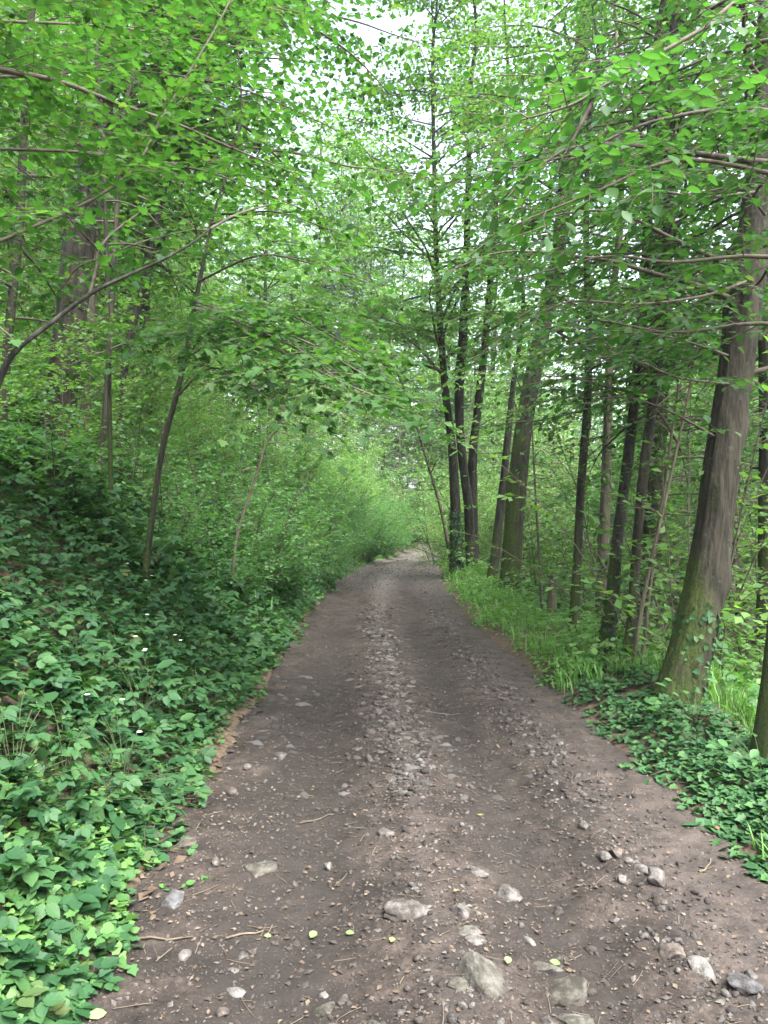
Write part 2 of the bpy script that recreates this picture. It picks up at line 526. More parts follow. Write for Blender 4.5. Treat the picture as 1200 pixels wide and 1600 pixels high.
path = tag(g.build('path', M_DIRT), 'rutted brown dirt track with a stony centre ridge running into the wood', kind='structure')

def on_track(px, py):
    d = 1920.0 / (py - 800)
    x = (px - 600) / 1200 * d
    return np.array([x, d, float(path_z(x, d))])

# ------------------------------------------------------------------ leaf shapes (x runs along the leaf, z is its upper face)
def T(v, f): return (np.array(v, float), np.array(f))
OVATE = T([(0, 0, 0), (.34, 0, -.05), (.70, 0, -.05), (1, 0, -.08), (.20, .22, .03), (.48, .33, .05), (.78, .22, .03), (.20, -.22, .03), (.48, -.33, .05), (.78, -.22, .03)],
          [(0, 1, 4), (1, 5, 4), (1, 2, 5), (2, 6, 5), (2, 3, 6), (0, 7, 1), (1, 7, 8), (1, 8, 2), (2, 8, 9), (2, 9, 3)])
OVATE_LOW = T([(0, 0, 0), (.5, .32, .06), (1, 0, -.04), (.5, -.32, .06)], [(0, 2, 1), (0, 3, 2)])
def fan(outline, c=(.42, 0), zc=-.04, zf=.05):
    v = [(c[0], c[1], zc)] + [(x, y, zf * (abs(y) * 2) - .06 * x * x) for x, y in outline]
    n = len(outline)
    return T(v, [(0, i + 1, (i + 1) % n + 1) for i in range(n)])
_half = [(.02, .10), (-.06, .34), (.16, .33), (.34, .60), (.50, .48), (.50, .26), (.72, .30), (.78, .18)]
MAPLE = fan([(0, 0)] + [(x, -y) for x, y in _half] + [(1.02, 0)] + [(x, y) for x, y in reversed(_half)])
MAPLE_MID = fan([(0, 0), (.0, -.34), (.34, -.58), (.52, -.26), (.78, -.2), (1, 0), (.78, .2), (.52, .26), (.34, .58), (.0, .34)])
MAPLE_LOW = T([(0, 0, 0), (.36, .52, .06), (1, 0, -.05), (.36, -.52, .06)], [(0, 2, 1), (0, 3, 2)])
_ih = [(-.10, .22), (.05, .50), (.30, .34), (.55, .42), (.66, .22)]
IVY = fan([(0, 0)] + [(x, -y) for x, y in _ih] + [(1, 0)] + [(x, y) for x, y in reversed(_ih)], (.35, 0))
_rh = [(-.08, .24), (.10, .46), (.42, .52), (.75, .36), (.93, .14)]
ROUND = fan([(0, 0)] + [(x, -y) for x, y in _rh] + [(1, 0)] + [(x, y) for x, y in reversed(_rh)], (.42, 0), -.05, .06)

def _toothed():
    up = []
    n = 7
    for k in range(n * 2 - 1):
        t = (k + 1) / (n * 2)
        w = .36 * math.sin(PI * t ** .8) ** .85
        up.append((t + (.0 if k % 2 else .05), w * (1.0 if k % 2 else .86)))
    out = [(0, 0)] + [(x, -y) for x, y in up] + [(1.04, 0)] + [(x, y) for x, y in reversed(up)]
    V = [(.45, 0, -.05)] + [(x, y, .16 * abs(y) - .10 * x * x + .012 * math.sin(x * 23)) for x, y in out]
    return np.array(V), np.array([(0, q + 1, (q + 1) % len(out) + 1) for q in range(len(out))])
TOOTHED = _toothed()
def leaflet(angle, base, length, tilt=0.0):
    V, F = TOOTHED
    c, s = math.cos(angle), math.sin(angle)
    W = V * length
    W = np.stack([W[:, 0] * c - W[:, 1] * s * 1.1, W[:, 0] * s + W[:, 1] * c * 1.1, W[:, 2] - W[:, 0] * tilt], -1)
    return W + np.array(base), F
def merge(parts):
    V, F, n = [], [], 0
    for v, f in parts:
        V.append(v); F.append(f + n); n += len(v)
    return np.vstack(V), np.vstack(F)
def plain_leaflet(angle, base, length, tilt=0.0):
    c, s = math.cos(angle) * length, math.sin(angle) * length
    W = OVATE[0]
    return np.stack([W[:, 0] * c - W[:, 1] * s, W[:, 0] * s + W[:, 1] * c, W[:, 2] * length - W[:, 0] * tilt * length], -1) + np.array(base), OVATE[1]
TRI_PLAIN = merge([plain_leaflet(0, (.40, 0, .02), .62, .12), plain_leaflet(1.15, (.36, .03, 0), .52, .15), plain_leaflet(-1.15, (.36, -.03, 0), .52, .15)])
TRIFOLIATE = merge([leaflet(0, (.40, 0, .02), .62, .12), leaflet(1.15, (.36, .03, 0), .52, .15), leaflet(-1.15, (.36, -.03, 0), .52, .15)])
FIVEFOLD = merge([leaflet(0, (.35, 0, .02), .6, .1), leaflet(.95, (.33, .02, 0), .52, .14), leaflet(-.95, (.33, -.02, 0), .52, .14), leaflet(2.0, (.3, .02, 0), .38, .2), leaflet(-2.0, (.3, -.02, 0), .38, .2)])
TRI_LOW = merge([(OVATE_LOW[0] * .62 + np.array([.4, 0, 0]), OVATE_LOW[1])] + [
    (np.stack([OVATE_LOW[0][:, 0] * .2 - s * OVATE_LOW[0][:, 1] * .55 + .36, s * OVATE_LOW[0][:, 0] * .5 + OVATE_LOW[0][:, 1] * .25, OVATE_LOW[0][:, 2] * .5 - .05 * OVATE_LOW[0][:, 0]], -1), OVATE_LOW[1]) for s in (1, -1)])

def frames(axis_dir, up):
    """3x3 frames whose columns are leaf axis, side, normal"""
    x = norm(axis_dir)
    z = up - np.sum(up * x, -1, keepdims=True) * x
    z = norm(z)
    y = np.cross(z, x)
    return np.stack([x, y, z], -1)

def loose_frames(n, rg, tilt=.5, droop=.15):
    az = rg.uniform(0, 2 * math.pi, n)
    ax = np.stack([np.cos(az), np.sin(az), rg.normal(-droop, .25, n)], -1)
    up = np.stack([rg.normal(0, tilt, n), rg.normal(0, tilt, n), np.ones(n)], -1)
    return frames(ax, up)

# ------------------------------------------------------------------ growing limbs, twigs and leaves
class Foliage:
    def __init__(self): self.p, self.m, self.s = [], [], []
    def add(self, p, m, s): self.p.append(p); self.m.append(m); self.s.append(s)
    def count(self): return sum(len(a) for a in self.p)
    def into(self, geo, tpl, rg):
        if not self.p: return
        p, m, s = np.vstack(self.p), np.concatenate(self.m), np.concatenate(self.s)
        geo.scatter(tpl, p, m, s, rg.random(len(p)))

def leaves_on(line, rg, fol, size, gap, tilt, t0=0.1):
    """two alternating rows of leaves along a twig polyline"""
    seg = np.linalg.norm(np.diff(line, axis=0), axis=1)
    cum = np.concatenate([[0], np.cumsum(seg)])
    L = cum[-1]
    n = max(2, int(L * (1 - t0) / gap))
    t = L * t0 + (np.arange(n) + rg.random(n) * .5) / n * L * (1 - t0)
    t[-1] = L
    p = np.stack([np.interp(t, cum, line[:, i]) for i in range(3)], -1)
    tan = norm(np.stack([np.interp(t, cum, np.gradient(line[:, i])) for i in range(3)], -1))
    side = np.where(np.arange(n) % 2 == 0, 1.0, -1.0)
    ang = side * rg.uniform(.5, 1.25, n)
    ang[-1] *= .2
    sd = norm(np.cross(tan, np.array([0, 0, 1.0])))
    ax = tan * np.cos(ang)[:, None] + sd * np.sin(ang)[:, None]
    ax[:, 2] += rg.normal(-.14, .2, n)
    up = np.stack([rg.normal(0, tilt, n), rg.normal(0, tilt, n), np.ones(n)], -1)
    fol.add(p, frames(ax, up), size * rg.uniform(.55, 1.2, n))

def twig(p0, d, L, rg, wood, fol, size, gap, tilt, sub=True, r=.004, seg=3, droop=.18):
    n = 5
    t = np.linspace(0, 1, n)[:, None]
    d = norm(d)
    bend = rg.normal(0, .12, 3)
    bend[2] -= droop
    line = p0 + d * L * t + bend * L * t ** 2
    if wood is not None:
        wood.tube(line, r * (1 - .7 * t[:, 0]), seg, cap=False)
    leaves_on(line, rg, fol, size, gap, tilt)
    if sub and L > .3:
        k = int(L / .16)
        for i in range(k):
            q = (i + .8) / (k + .6)
            pp = line[0] + (line[-1] - line[0]) * q + bend * L * (q * q - q)
            sd = norm(np.cross(d, [0, 0, 1.0])) * (1 if i % 2 else -1)
            dd = d * rg.uniform(.5, .9) + sd * rg.uniform(.5, .9) + np.array([0, 0, rg.normal(0, .12)])
            twig(pp, dd, L * rg.uniform(.35, .5) * (1.15 - .6 * q), rg, wood, fol, size, gap, tilt, False, r * .6, 3, droop)

def limb_path(p0, az, elev, L, rg, n=9, droop=.5):
    p = [np.asarray(p0, float)]
    a, e = az, elev
    for i in range(n - 1):
        d = np.array([math.sin(a) * math.cos(e), math.cos(a) * math.cos(e), math.sin(e)])
        p.append(p[-1] + d * L / (n - 1))
        a += rg.normal(0, .13)
        e += rg.normal(0, .10) - droop / (n - 1)
    return np.array(p)

def clothe(line, rg, wood, fol, size, gap, tilt, twig_gap=.24, twig_len=.36, t0=.12, tube=True, r0=.03, r1=.004, seg=6, droop=.18, lmax=1.1):
    """turns a limb polyline into wood with side twigs and leaves"""
    seglen = np.linalg.norm(np.diff(line, axis=0), axis=1)
    cum = np.concatenate([[0], np.cumsum(seglen)])
    L = cum[-1]
    m = max(8, int(L / .12))
    sm = spline(line, m)
    if tube and wood is not None:
        wood.tube(sm, r0 + (r1 - r0) * np.linspace(0, 1, m) ** .8, seg)
    k = max(3, int(L * (1 - t0) / twig_gap))
    for i in range(k):
        t = t0 + (1 - t0) * (i + rg.random() * .7) / k
        j = min(int(t * (m - 1)), m - 2)
        tan = norm(sm[j + 1] - sm[j])
        sd = norm(np.cross(tan, [0, 0, 1.0]) + 1e-6) * (1 if i % 2 else -1)
        d = tan * rg.uniform(.4, .9) + sd * rg.uniform(.6, 1.0) + np.array([0, 0, rg.normal(.05, .18)])
        twig(sm[j], d, min(lmax, L * twig_len) * (1.1 - .65 * t) * rg.uniform(.7, 1.2), rg, wood, fol, size, gap, tilt, droop=droop)
    twig(sm[-1], sm[-1] - sm[-2], min(lmax, L * twig_len) * .5, rg, wood, fol, size, gap, tilt, droop=droop)

def bark_bump(seed, amp=.10, flare=0.0, roots=5, h0=0.0, burls=()):
    def f(i, th, pts):
        z = pts[:, 2][:, None]
        s = pts[:, 0][:, None]
        out = 1 + amp * fbm(np.cos(th) * 1.6 + seed, np.sin(th) * 1.6 + s * .3, z * .9, 3)
        out = out + amp * .45 * fbm(np.cos(th) * 6 + seed, np.sin(th) * 6, z * 1.2, 2) + amp * .35 * fbm(np.cos(th) * 13 + seed, np.sin(th) * 13, z * 1.5, 2)
        if flare:
            k = np.exp(-np.maximum(z - h0, -.2) / .28)
            out = out + flare * k * (1 + .45 * np.sin(th * roots + seed) + .25 * np.sin(th * (roots + 2) + seed * 2))
        for (bz, bth, bh, ba) in burls:
            out = out + ba * np.exp(-((z - bz) / bh) ** 2) * np.exp(-((np.angle(np.exp(1j * (th - bth)))) / .55) ** 2)
        return out
    return f

def trunk_line(spec, top, sink=.35):
    """spec rows: px, py, distance, width in pixels -> points and radii; extended up to height top and a little into the ground"""
    pts = np.array([P(a, b, d) for a, b, d, w in spec])
    rad = np.array([w / 1200 * d / 2 * .84 for a, b, d, w in spec])
    if top and pts[-1][2] < top:
        d = norm(pts[-1] - pts[-2])
        d = norm(d + np.array([0, 0, .5]))
        k = (top - pts[-1][2]) / d[2]
        r1 = rad[-1]
        for q in (.33, .66, 1.0):
            pts = np.vstack([pts, pts[-1] * 0 + (pts[len(spec) - 1] + d * k * q + np.array([math.sin(q * 5) * .12, math.cos(q * 4) * .1, 0]))])
            rad = np.append(rad, r1 * (1 - .75 * q))
    pts = np.vstack([pts[0] - norm(pts[1] - pts[0]) * sink, pts])
    rad = np.append(rad[0] * 1.05, rad)
    return pts, rad

LEAF_MESH = {}
def leaf_object(name, tpl, mat, parent, pos, frame, size):
    key = (id(tpl), mat.name)
    if key not in LEAF_MESH:
        g = Geo()
        g.add(tpl[0], tpl[1])
        LEAF_MESH[key] = g.mesh(name, mats=[mat])
    o = link(name, LEAF_MESH[key], parent)
    m = Matrix.Identity(4)
    b = world_loc(parent)
    for i in range(3):
        for j in range(3):
            m[i][j] = float(frame[i, j] * size)
        m[i][3] = float(pos[i] - b[i])
    o.matrix_basis = m
    return o

def single_leaves(fol, tpl, mat, t, count):
    """the leaves that show largest become parts of their own, the rest stay in the crown"""
    p, m, s = np.vstack(fol.p), np.concatenate(fol.m), np.concatenate(fol.s)
    px = p[:, 0] / np.maximum(p[:, 1], .1)
    pz = (p[:, 2] - EYE) / np.maximum(p[:, 1], .1)
    score = s / np.maximum(p[:, 1], .3) * ((np.abs(px) < .5) & (np.abs(pz) < .667) & (p[:, 1] > .5))
    order = np.argsort(-score)
    pick = [i for i in order[:count] if score[i] > .004]
    for i in pick:
        leaf_object('leaf', tpl, mat, t, p[i], m[i], s[i])
    keep = np.ones(len(p), bool)
    keep[pick] = False
    fol.p, fol.m, fol.s = [p[keep]], [m[keep]], [s[keep]]

def named_tree(name, label, cat, spec, top=None, bark=None, tpl=OVATE, leafm=None, size=.07, gap=.07, tilt=.42, limbs=14, zr=(2.0, 9.0), lr=(1.2, 3.2),
               az=None, elev=(0.0, .6), seed=1, seg=20, flare=.25, amp=.09, burls=(), extra=(), ivy=None, group=None, droop=.5, twig_gap=.17, twig_len=.42, sprout=0, stems=(), leaf_parts=0, extra_r=.012):
    rg = np.random.default_rng(seed)
    pts, rad = trunk_line(spec, top)
    base = pts[1].copy()
    t = thing(name, label, cat, base, group)
    n = int(np.clip(np.linalg.norm(np.diff(pts, axis=0), axis=1).sum() / .07, 16, 260))
    sm = spline(np.column_stack([pts, rad]), n)
    g = Geo()
    g.tube(sm[:, :3], np.maximum(sm[:, 3], .004), seg, bump=bark_bump(seed * 1.7, amp, flare, 5, base[2], burls) if amp else None)
    g.build('trunk', bark or M_BARK, t)
    for k, st in enumerate(stems):
        p2, r2 = trunk_line(st[0], st[1])
        s2 = spline(np.column_stack([p2, r2]), max(16, n * 2 // 3))
        g = Geo()
        g.tube(s2[:, :3], np.maximum(s2[:, 3], .004), max(8, seg - 4), bump=bark_bump(seed + 3.3 * k, amp, flare * .5, 4, base[2]))
        g.build('stem', bark or M_BARK, t)
    fol = Foliage()
    z = sm[:, 2]
    lines = [(np.asarray(e, float), extra_r) for e in extra]
    limbs = int(limbs * 1.5)
    for i in range(limbs):
        zz = zr[0] + (zr[1] - zr[0]) * (i + rg.random()) / max(limbs, 1)
        j = min(int(np.searchsorted(z, zz)), n - 2)
        a = rg.uniform(0, 2 * math.pi) if az is None else rg.uniform(*az)
        L = rg.uniform(*lr) * (1.0 if zz < zr[1] * .6 else .8)
        r0 = min(sm[j, 3] * .5, .008 + L * .008)
        lines.append((limb_path(sm[j, :3], a, rg.uniform(*elev), L, rg, droop=droop), r0))
    for line, r0 in lines:
        w = Geo()
        clothe(line, rg, w, fol, size, gap, tilt, twig_gap, twig_len, r0=r0)
        w.build('branch', M_TWIG, t)
    for i in range(sprout):
        zz = rg.uniform(base[2] + .2, min(base[2] + 3.0, z[-1]))
        j = min(int(np.searchsorted(z, zz)), n - 2)
        a = rg.uniform(0, 2 * math.pi)
        d = np.array([math.sin(a), math.cos(a), .3])
        twig(sm[j, :3] + d * sm[j, 3] * .8, d, rg.uniform(.2, .5), rg, None, fol, size, gap, tilt)
    if fol.count():
        if leaf_parts:
            single_leaves(fol, tpl, leafm or M_HORN, t, leaf_parts)
        c = Geo()
        fol.into(c, tpl, rg)
        c.build('crown', leafm or M_HORN, t)
    if ivy:
        z0, z1, count, sz = ivy
        k = rg.uniform(z0, z1, count)
        jj = np.clip(np.searchsorted(z, k), 1, n - 2)
        th = rg.uniform(0, 2 * math.pi, count)
        out = np.stack([np.cos(th), np.sin(th), rg.normal(0, .2, count)], -1)
        rr = np.array([sm[q, 3] for q in jj])
        p = sm[jj, :3] + out * (rr * 1.05 + rg.random(count) ** 3 * .08)[:, None]
        ax = np.stack([rg.normal(0, .7, count), rg.normal(0, .7, count), -np.ones(count)], -1)
        c = Geo()
        c.scatter(IVY, p, frames(ax, out + np.array([0, 0, .35])), sz * rg.uniform(.6, 1.2, count), rg.random(count))
        tag(c.build('ivy', M_IVY, t), kind='stuff')
    return t


# ------------------------------------------------------------------ the trees one can tell apart, right of the track
PI = math.pi
named_tree('leaning_tree', 'thick leaning tree with a burl and mossy flared foot beside the ivy on the right', 'tree',
    [(1052, 1128, 5.9, 92), (1082, 1000, 5.9, 72), (1112, 850, 5.95, 66), (1131, 700, 6.0, 61), (1150, 580, 6.1, 60), (1168, 440, 6.2, 60), (1182, 330, 6.3, 56), (1196, 200, 6.4, 50), (1206, 0, 6.6, 44)],
    13, M_BARK, OVATE, M_HORN, .070, .056, .36, 18, (2.6, 9), (1.2, 2.8), None, (0, .5), 3, 72, .17, .10,
    ((1.08, -1.5, .17, .42), (2.27, -1.6, .13, .42), (3.3, 1.5, .2, .25), (1.75, 2.6, .14, .2)),
    extra=[[P(1195, 335, 6.1), P(1160, 292, 5.6), P(1128, 255, 5.4), P(1118, 210, 5.3), P(1100, 175, 5.0)],
           [P(1180, 300, 6.0), P(1105, 308, 5.3), P(1040, 300, 4.8), P(960, 290, 4.5), P(880, 300, 4.3)],
           [P(1165, 440, 6.0), P(1100, 462, 5.3), P(1000, 475, 4.9), P(900, 470, 4.6), P(840, 490, 4.5)],
           [P(1130, 690, 6.0), P(1040, 640, 5.8), P(960, 620, 5.6), P(880, 645, 5.6)],
           [P(1150, 560, 6.1), P(1060, 530, 5.8), P(980, 520, 5.6), P(880, 540, 5.6)],
           [P(1140, 600, 6.0), P(1060, 590, 5.5), P(980, 560, 5.2), P(890, 560, 5.0)]],
    ivy=(.1, .9, 200, .045), leaf_parts=240)
named_tree('edge_tree', 'dark leaning tree cut off by the right edge, one long branch reaching over the track', 'tree',
    [(1208, 1218, 4.6, 78), (1228, 1000, 4.6, 66), (1252, 800, 4.6, 62), (1290, 500, 4.6, 56), (1330, 200, 4.6, 50), (1372, -120, 4.6, 42)],
    11, M_BARK_DARK, OVATE, M_HORN, .076, .058, .4, 9, (3.0, 8), (1.4, 2.6), (-2.6, .6), (0, .5), 5, 28, .3, .08,
    extra=[[(2.85, 4.6, 4.2), P(1190, 0, 4.1), P(1090, 50, 3.9), P(950, 130, 3.75), P(890, 165, 3.7), P(805, 190, 3.7)],
           [P(930, 145, 3.75), P(905, 200, 3.7), P(880, 245, 3.65)],
           [P(1330, 300, 4.4), P(1200, 270, 4.2), P(1060, 250, 3.9), P(930, 300, 3.7), P(830, 340, 3.6)],
           [P(1330, 220, 4.5), P(1180, 170, 4.5), P(1020, 190, 4.4), P(900, 240, 4.2), P(760, 270, 4.2)],
           [P(1300, 520, 4.5), P(1180, 505, 4.7), P(1050, 520, 4.8), P(930, 500, 5.0), P(850, 515, 5.2)],
           [P(1300, 420, 4.5), P(1180, 400, 4.6), P(1050, 410, 4.5), P(950, 400, 4.4), P(830, 430, 4.3)]],
    leaf_parts=280, extra_r=.017)
named_tree('mossy_tree', 'moss covered tree leaning slightly right on the grassy right verge', 'tree',
    [(796, 938, 14, 38), (801, 850, 14, 33), (808, 760, 14, 34), (820, 660, 14.1, 31), (838, 560, 14.3, 29), (857, 470, 14.5, 28), (873, 390, 14.7, 26), (893, 200, 15, 28), (918, 0, 15.4, 24)],
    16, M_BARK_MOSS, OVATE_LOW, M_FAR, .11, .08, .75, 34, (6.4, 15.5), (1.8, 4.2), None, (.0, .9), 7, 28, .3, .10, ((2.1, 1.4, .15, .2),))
named_tree('multi_stem_tree', 'tree with several tall stems rising from one ivied foot by the track end', 'tree',
    [(713, 905, 18.3, 24), (712, 800, 18.3, 20), (707, 700, 18.3, 16), (695, 600, 18.3, 13), (686, 480, 18.3, 11), (681, 380, 18.3, 9), (676, 100, 18.3, 6)],
    17, M_BARK_DARK, OVATE_LOW, M_FAR, .13, .085, .8, 58, (4.6, 16.8), (2.2, 5.0), None, (.0, .9), 9, 18, .3, .12,
    stems=[([(736, 905, 18.5, 20), (733, 800, 18.5, 18), (720, 690, 18.5, 16), (718, 600, 18.5, 18), (725, 500, 18.5, 16), (729, 400, 18.5, 13), (735, 150, 18.5, 8)], 16),
           ([(741, 880, 18.8, 18), (738, 740, 18.8, 17), (746, 640, 18.8, 15), (757, 540, 18.8, 14), (768, 420, 18.8, 12), (782, 200, 18.8, 8)], 15)],
    ivy=(.0, 1.6, 700, .06), sprout=25)
named_tree('small_dark_tree', 'small dark tree leaning right just behind the mossy trunk', 'tree',
    [(768, 910, 16.5, 18), (778, 830, 16.5, 17), (792, 700, 16.6, 13), (802, 600, 16.8, 10)], 9, M_BARK_DARK, OVATE_LOW, M_HORN, .09, .08, .4, 6, (5.0, 8.5), (1, 2.0), None, (0, .5), 13, 12)
named_tree('slim_brown_tree', 'slim straight brown tree on the grass between the mossy and the twin dark trunks', 'tree',
    [(894, 1012, 9.1, 19), (902, 880, 9.1, 17), (908, 760, 9.1, 16), (917, 640, 9.2, 15), (920, 520, 9.3, 13), (916, 380, 9.4, 11), (920, 200, 9.6, 8)],
    9, M_BARK, OVATE, M_HORN, .072, .07, .4, 22, (2.7, 7.5), (.9, 2.2), None, (-.1, .4), 15, 14, .15, .05)
named_tree('dark_curved_tree', 'dark curved tree, thicker one of the close pair on the right verge', 'tree',
    [(942, 1052, 7.7, 32), (956, 930, 7.7, 24), (966, 830, 7.8, 20), (981, 720, 7.9, 20), (992, 620, 8.0, 18), (998, 540, 8.1, 16), (1010, 400, 8.3, 18), (1022, 100, 8.6, 12)],
    10, M_BARK_DARK, OVATE, M_HORN, .072, .07, .4, 26, (2.4, 7.5), (.9, 2.4), None, (-.1, .5), 17, 20, .25, .07, ivy=(.2, 1.1, 90, .05), sprout=10)
named_tree('dark_slender_tree', 'slender dark tree, right hand one of the close pair, with a mossy stump foot', 'tree',
    [(974, 1085, 7.3, 46), (984, 1000, 7.4, 20), (992, 900, 7.5, 17), (997, 830, 7.5, 17), (1008, 720, 7.6, 19), (1019, 640, 7.7, 18), (1031, 540, 7.8, 16), (1042, 380, 7.9, 18), (1052, 50, 8.3, 15)],
    10, M_BARK, OVATE, M_HORN, .072, .07, .4, 26, (2.5, 7.5), (.9, 2.4), None, (-.1, .5), 19, 20, .3, .07, sprout=10)
named_tree('grey_pole_tree', 'pale grey straight tree standing behind the dark curved trunk', 'tree',
    [(938, 1000, 10.5, 24), (942, 870, 10.5, 21), (946, 780, 10.5, 20), (950, 650, 10.6, 17), (955, 500, 10.8, 13)], 10, M_BARK_PALE, OVATE_LOW, M_HORN, .08, .075, .4, 14, (3.0, 9), (1, 2.4), None, (-.1, .5), 21, 14)
named_tree('ivied_tree', 'straight tree with ivy shag round its upper trunk behind the slender dark trees', 'tree',
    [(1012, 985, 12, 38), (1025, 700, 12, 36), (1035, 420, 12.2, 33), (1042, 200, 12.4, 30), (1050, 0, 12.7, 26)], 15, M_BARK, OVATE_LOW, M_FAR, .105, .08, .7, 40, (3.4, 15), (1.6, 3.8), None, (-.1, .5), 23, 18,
    ivy=(6.2, 10.5, 1500, .07))
named_tree('tree_stump', 'short broken stump standing in the grass right of the mossy tree', 'stump',
    [(861, 968, 10.9, 18), (863, 930, 10.9, 16), (865, 900, 10.9, 15)], None, M_BARK_PALE, limbs=0, seed=25, seg=12, flare=.15)
named_tree('leaning_sapling', 'pale thin sapling leaning right beside the slender dark tree', 'sapling',
    [(983, 1080, 7.0, 9), (1008, 920, 7.0, 8), (1040, 780, 7.1, 6), (1075, 620, 7.2, 5), (1100, 480, 7.3, 4)], None, M_BARK_PALE, OVATE, M_HORN, .07, .07, .4, 9, (1.8, 3.4), (.4, 1.1), None, (0, .5), 27, 8, 0, .03)
named_tree('thin_sapling', 'thin straight sapling just in front of the pale leaning one', 'sapling',
    [(999, 1066, 7.2, 8), (1018, 900, 7.2, 7), (1032, 800, 7.2, 6), (1048, 690, 7.2, 5), (1060, 600, 7.2, 4)], None, M_BARK_PALE, OVATE, M_HORN, .07, .07, .4, 8, (1.3, 2.7), (.3, .9), None, (0, .5), 29, 8, 0, .03)
named_tree('thin_sapling', 'whip thin sapling on the verge right beside the mossy tree', 'sapling',
    [(848, 985, 11.5, 5), (842, 860, 11.5, 5), (836, 760, 11.5, 4), (830, 640, 11.6, 3)], None, M_TWIG, OVATE_LOW, M_HORN, .065, .07, .4, 3, (1.3, 3.0), (.3, .6), None, (0, .5), 31, 6, 0, .03)
named_tree('edge_back_tree', 'dark upright tree behind the thick leaning trunk at the right edge', 'tree',
    [(1200, 960, 9, 34), (1197, 650, 9, 24), (1192, 300, 9, 18)], 12, M_BARK_DARK, OVATE_LOW, M_HORN, .095, .075, .4, 28, (2.4, 11.5), (1.4, 3.2), None, (-.1, .5), 33, 14)
named_tree('leaning_pole', 'grey pole thin tree leaning left over the far track beside the multi stemmed tree', 'tree',
    [(704, 872, 21, 7), (690, 800, 21, 6), (673, 740, 21, 5), (640, 630, 21.2, 4.5), (613, 560, 21.5, 4)], 9, M_BARK_PALE, OVATE_LOW, M_FAR, .1, .085, .4, 12, (2.5, 8.5), (1, 2.4), None, (-.1, .5), 35, 8, 0, .04)

# ------------------------------------------------------------------ left of the track
named_tree('big_bank_tree', 'thick rough barked tree rising behind shrubs high on the left bank', 'tree',
    [(84, 800, 9.2, 76), (90, 740, 9.2, 64), (95, 640, 9.2, 58), (102, 560, 9.2, 56), (112, 480, 9.3, 54), (128, 330, 9.5, 52), (142, 180, 9.7, 48), (155, 40, 10, 44)],
    15, M_BARK, MAPLE_LOW, M_MAPLE, .105, .085, .42, 20, (6.0, 14), (2.2, 5.0), (-.3, 2.6), (-.1, .5), 41, 26, .2, .11, ((6.0, 1.3, .25, .3),), ivy=(5.0, 6.6, 500, .06))
named_tree('pale_bank_tree', 'paler straight tree close behind the thick left bank tree', 'tree',
    [(126, 760, 11, 28), (131, 640, 11, 24), (136, 560, 11, 23), (146, 400, 11.2, 21), (165, 200, 11.5, 18)], 15, M_BARK_PALE, MAPLE_LOW, M_MAPLE, .115, .09, .42, 20, (6.5, 14.5), (2.2, 5.2), (-.3, 2.6), (-.1, .5), 43, 18)
named_tree('slender_bank_tree', 'slender brown tree in front of the thick left bank tree', 'tree',
    [(147, 866, 8, 13), (157, 730, 8, 12), (168, 600, 8, 11), (173, 500, 8.1, 10), (180, 380, 8.2, 9), (190, 200, 8.3, 8)], 8.5, M_BARK, MAPLE_MID, M_MAPLE, .07, .065, .42, 10, (4.0, 8), (1, 2.4), None, (-.1, .4), 45, 14, .1, .05)
named_tree('field_maple_sapling', 'tan stemmed sapling on the left bank holding dark maple sprays over the track', 'sapling',
    [(222, 932, 7, 12), (239, 800, 7, 11), (254, 700, 7, 11), (275, 620, 7, 10), (291, 550, 7, 9.5), (304, 480, 7.1, 9), (318, 410, 7.2, 7), (335, 330, 7.2, 5)], 7, M_BARK, MAPLE, M_MAPLE, .066, .052, .33, 9, (3.0, 6.5), (.8, 2.2), None, (-.1, .4), 47, 12, .08, .04,
    extra=[[P(302, 480, 7.1), P(380, 520, 6.2), P(460, 560, 5.5), P(540, 600, 5.0), P(620, 632, 4.7)],
           [P(290, 560, 7), P(350, 528, 6.4), P(440, 528, 6), P(530, 560, 5.6)],
           [P(275, 620, 7), P(330, 575, 6.3), P(400, 610, 5.6), P(455, 650, 5.2)],
           [P(310, 440, 7.1), P(400, 400, 6.5), P(480, 410, 6), P(570, 440, 5.5)],
           [P(330, 350, 7.2), P(420, 330, 6.5), P(520, 360, 6.2)],
           [P(303, 470, 7.1), P(390, 500, 6.2), P(480, 535, 5.6), P(560, 580, 5.2)],
           [P(303, 475, 7.1), P(400, 515, 6.0), P(470, 548, 5.4), P(530, 596, 4.9)],
           [P(303, 490, 7.1), P(370, 540, 6.4), P(430, 590, 5.8), P(500, 600, 5.3)],
           [P(306, 465, 7.1), P(420, 480, 6.4), P(510, 520, 5.8), P(570, 560, 5.4)]], leaf_parts=280)
named_tree('bent_sapling', 'bare whip thin sapling curving right above the left verge', 'sapling',
    [(362, 916, 9, 6), (370, 840, 9, 6), (388, 780, 9, 5.5), (405, 730, 9, 5), (418, 690, 9, 4), (440, 665, 8.9, 3)], None, M_TWIG, OVATE_LOW, M_HORN, .07, .07, .4, 3, (2.0, 2.6), (.3, .6), None, (0, .4), 49, 6, 0, .03)
named_tree('dark_leaning_stem', 'dark bent stem leaning right behind the slender left bank tree', 'tree',
    [(178, 770, 10, 15), (185, 720, 10, 14), (192, 600, 10, 13), (205, 520, 10, 13), (222, 455, 10, 12), (250, 330, 10, 9)], 8.5, M_BARK_DARK, MAPLE_LOW, M_MAPLE, .085, .075, .42, 8, (4.6, 8), (1, 2.2), None, (0, .4), 51, 10, .1, .05)
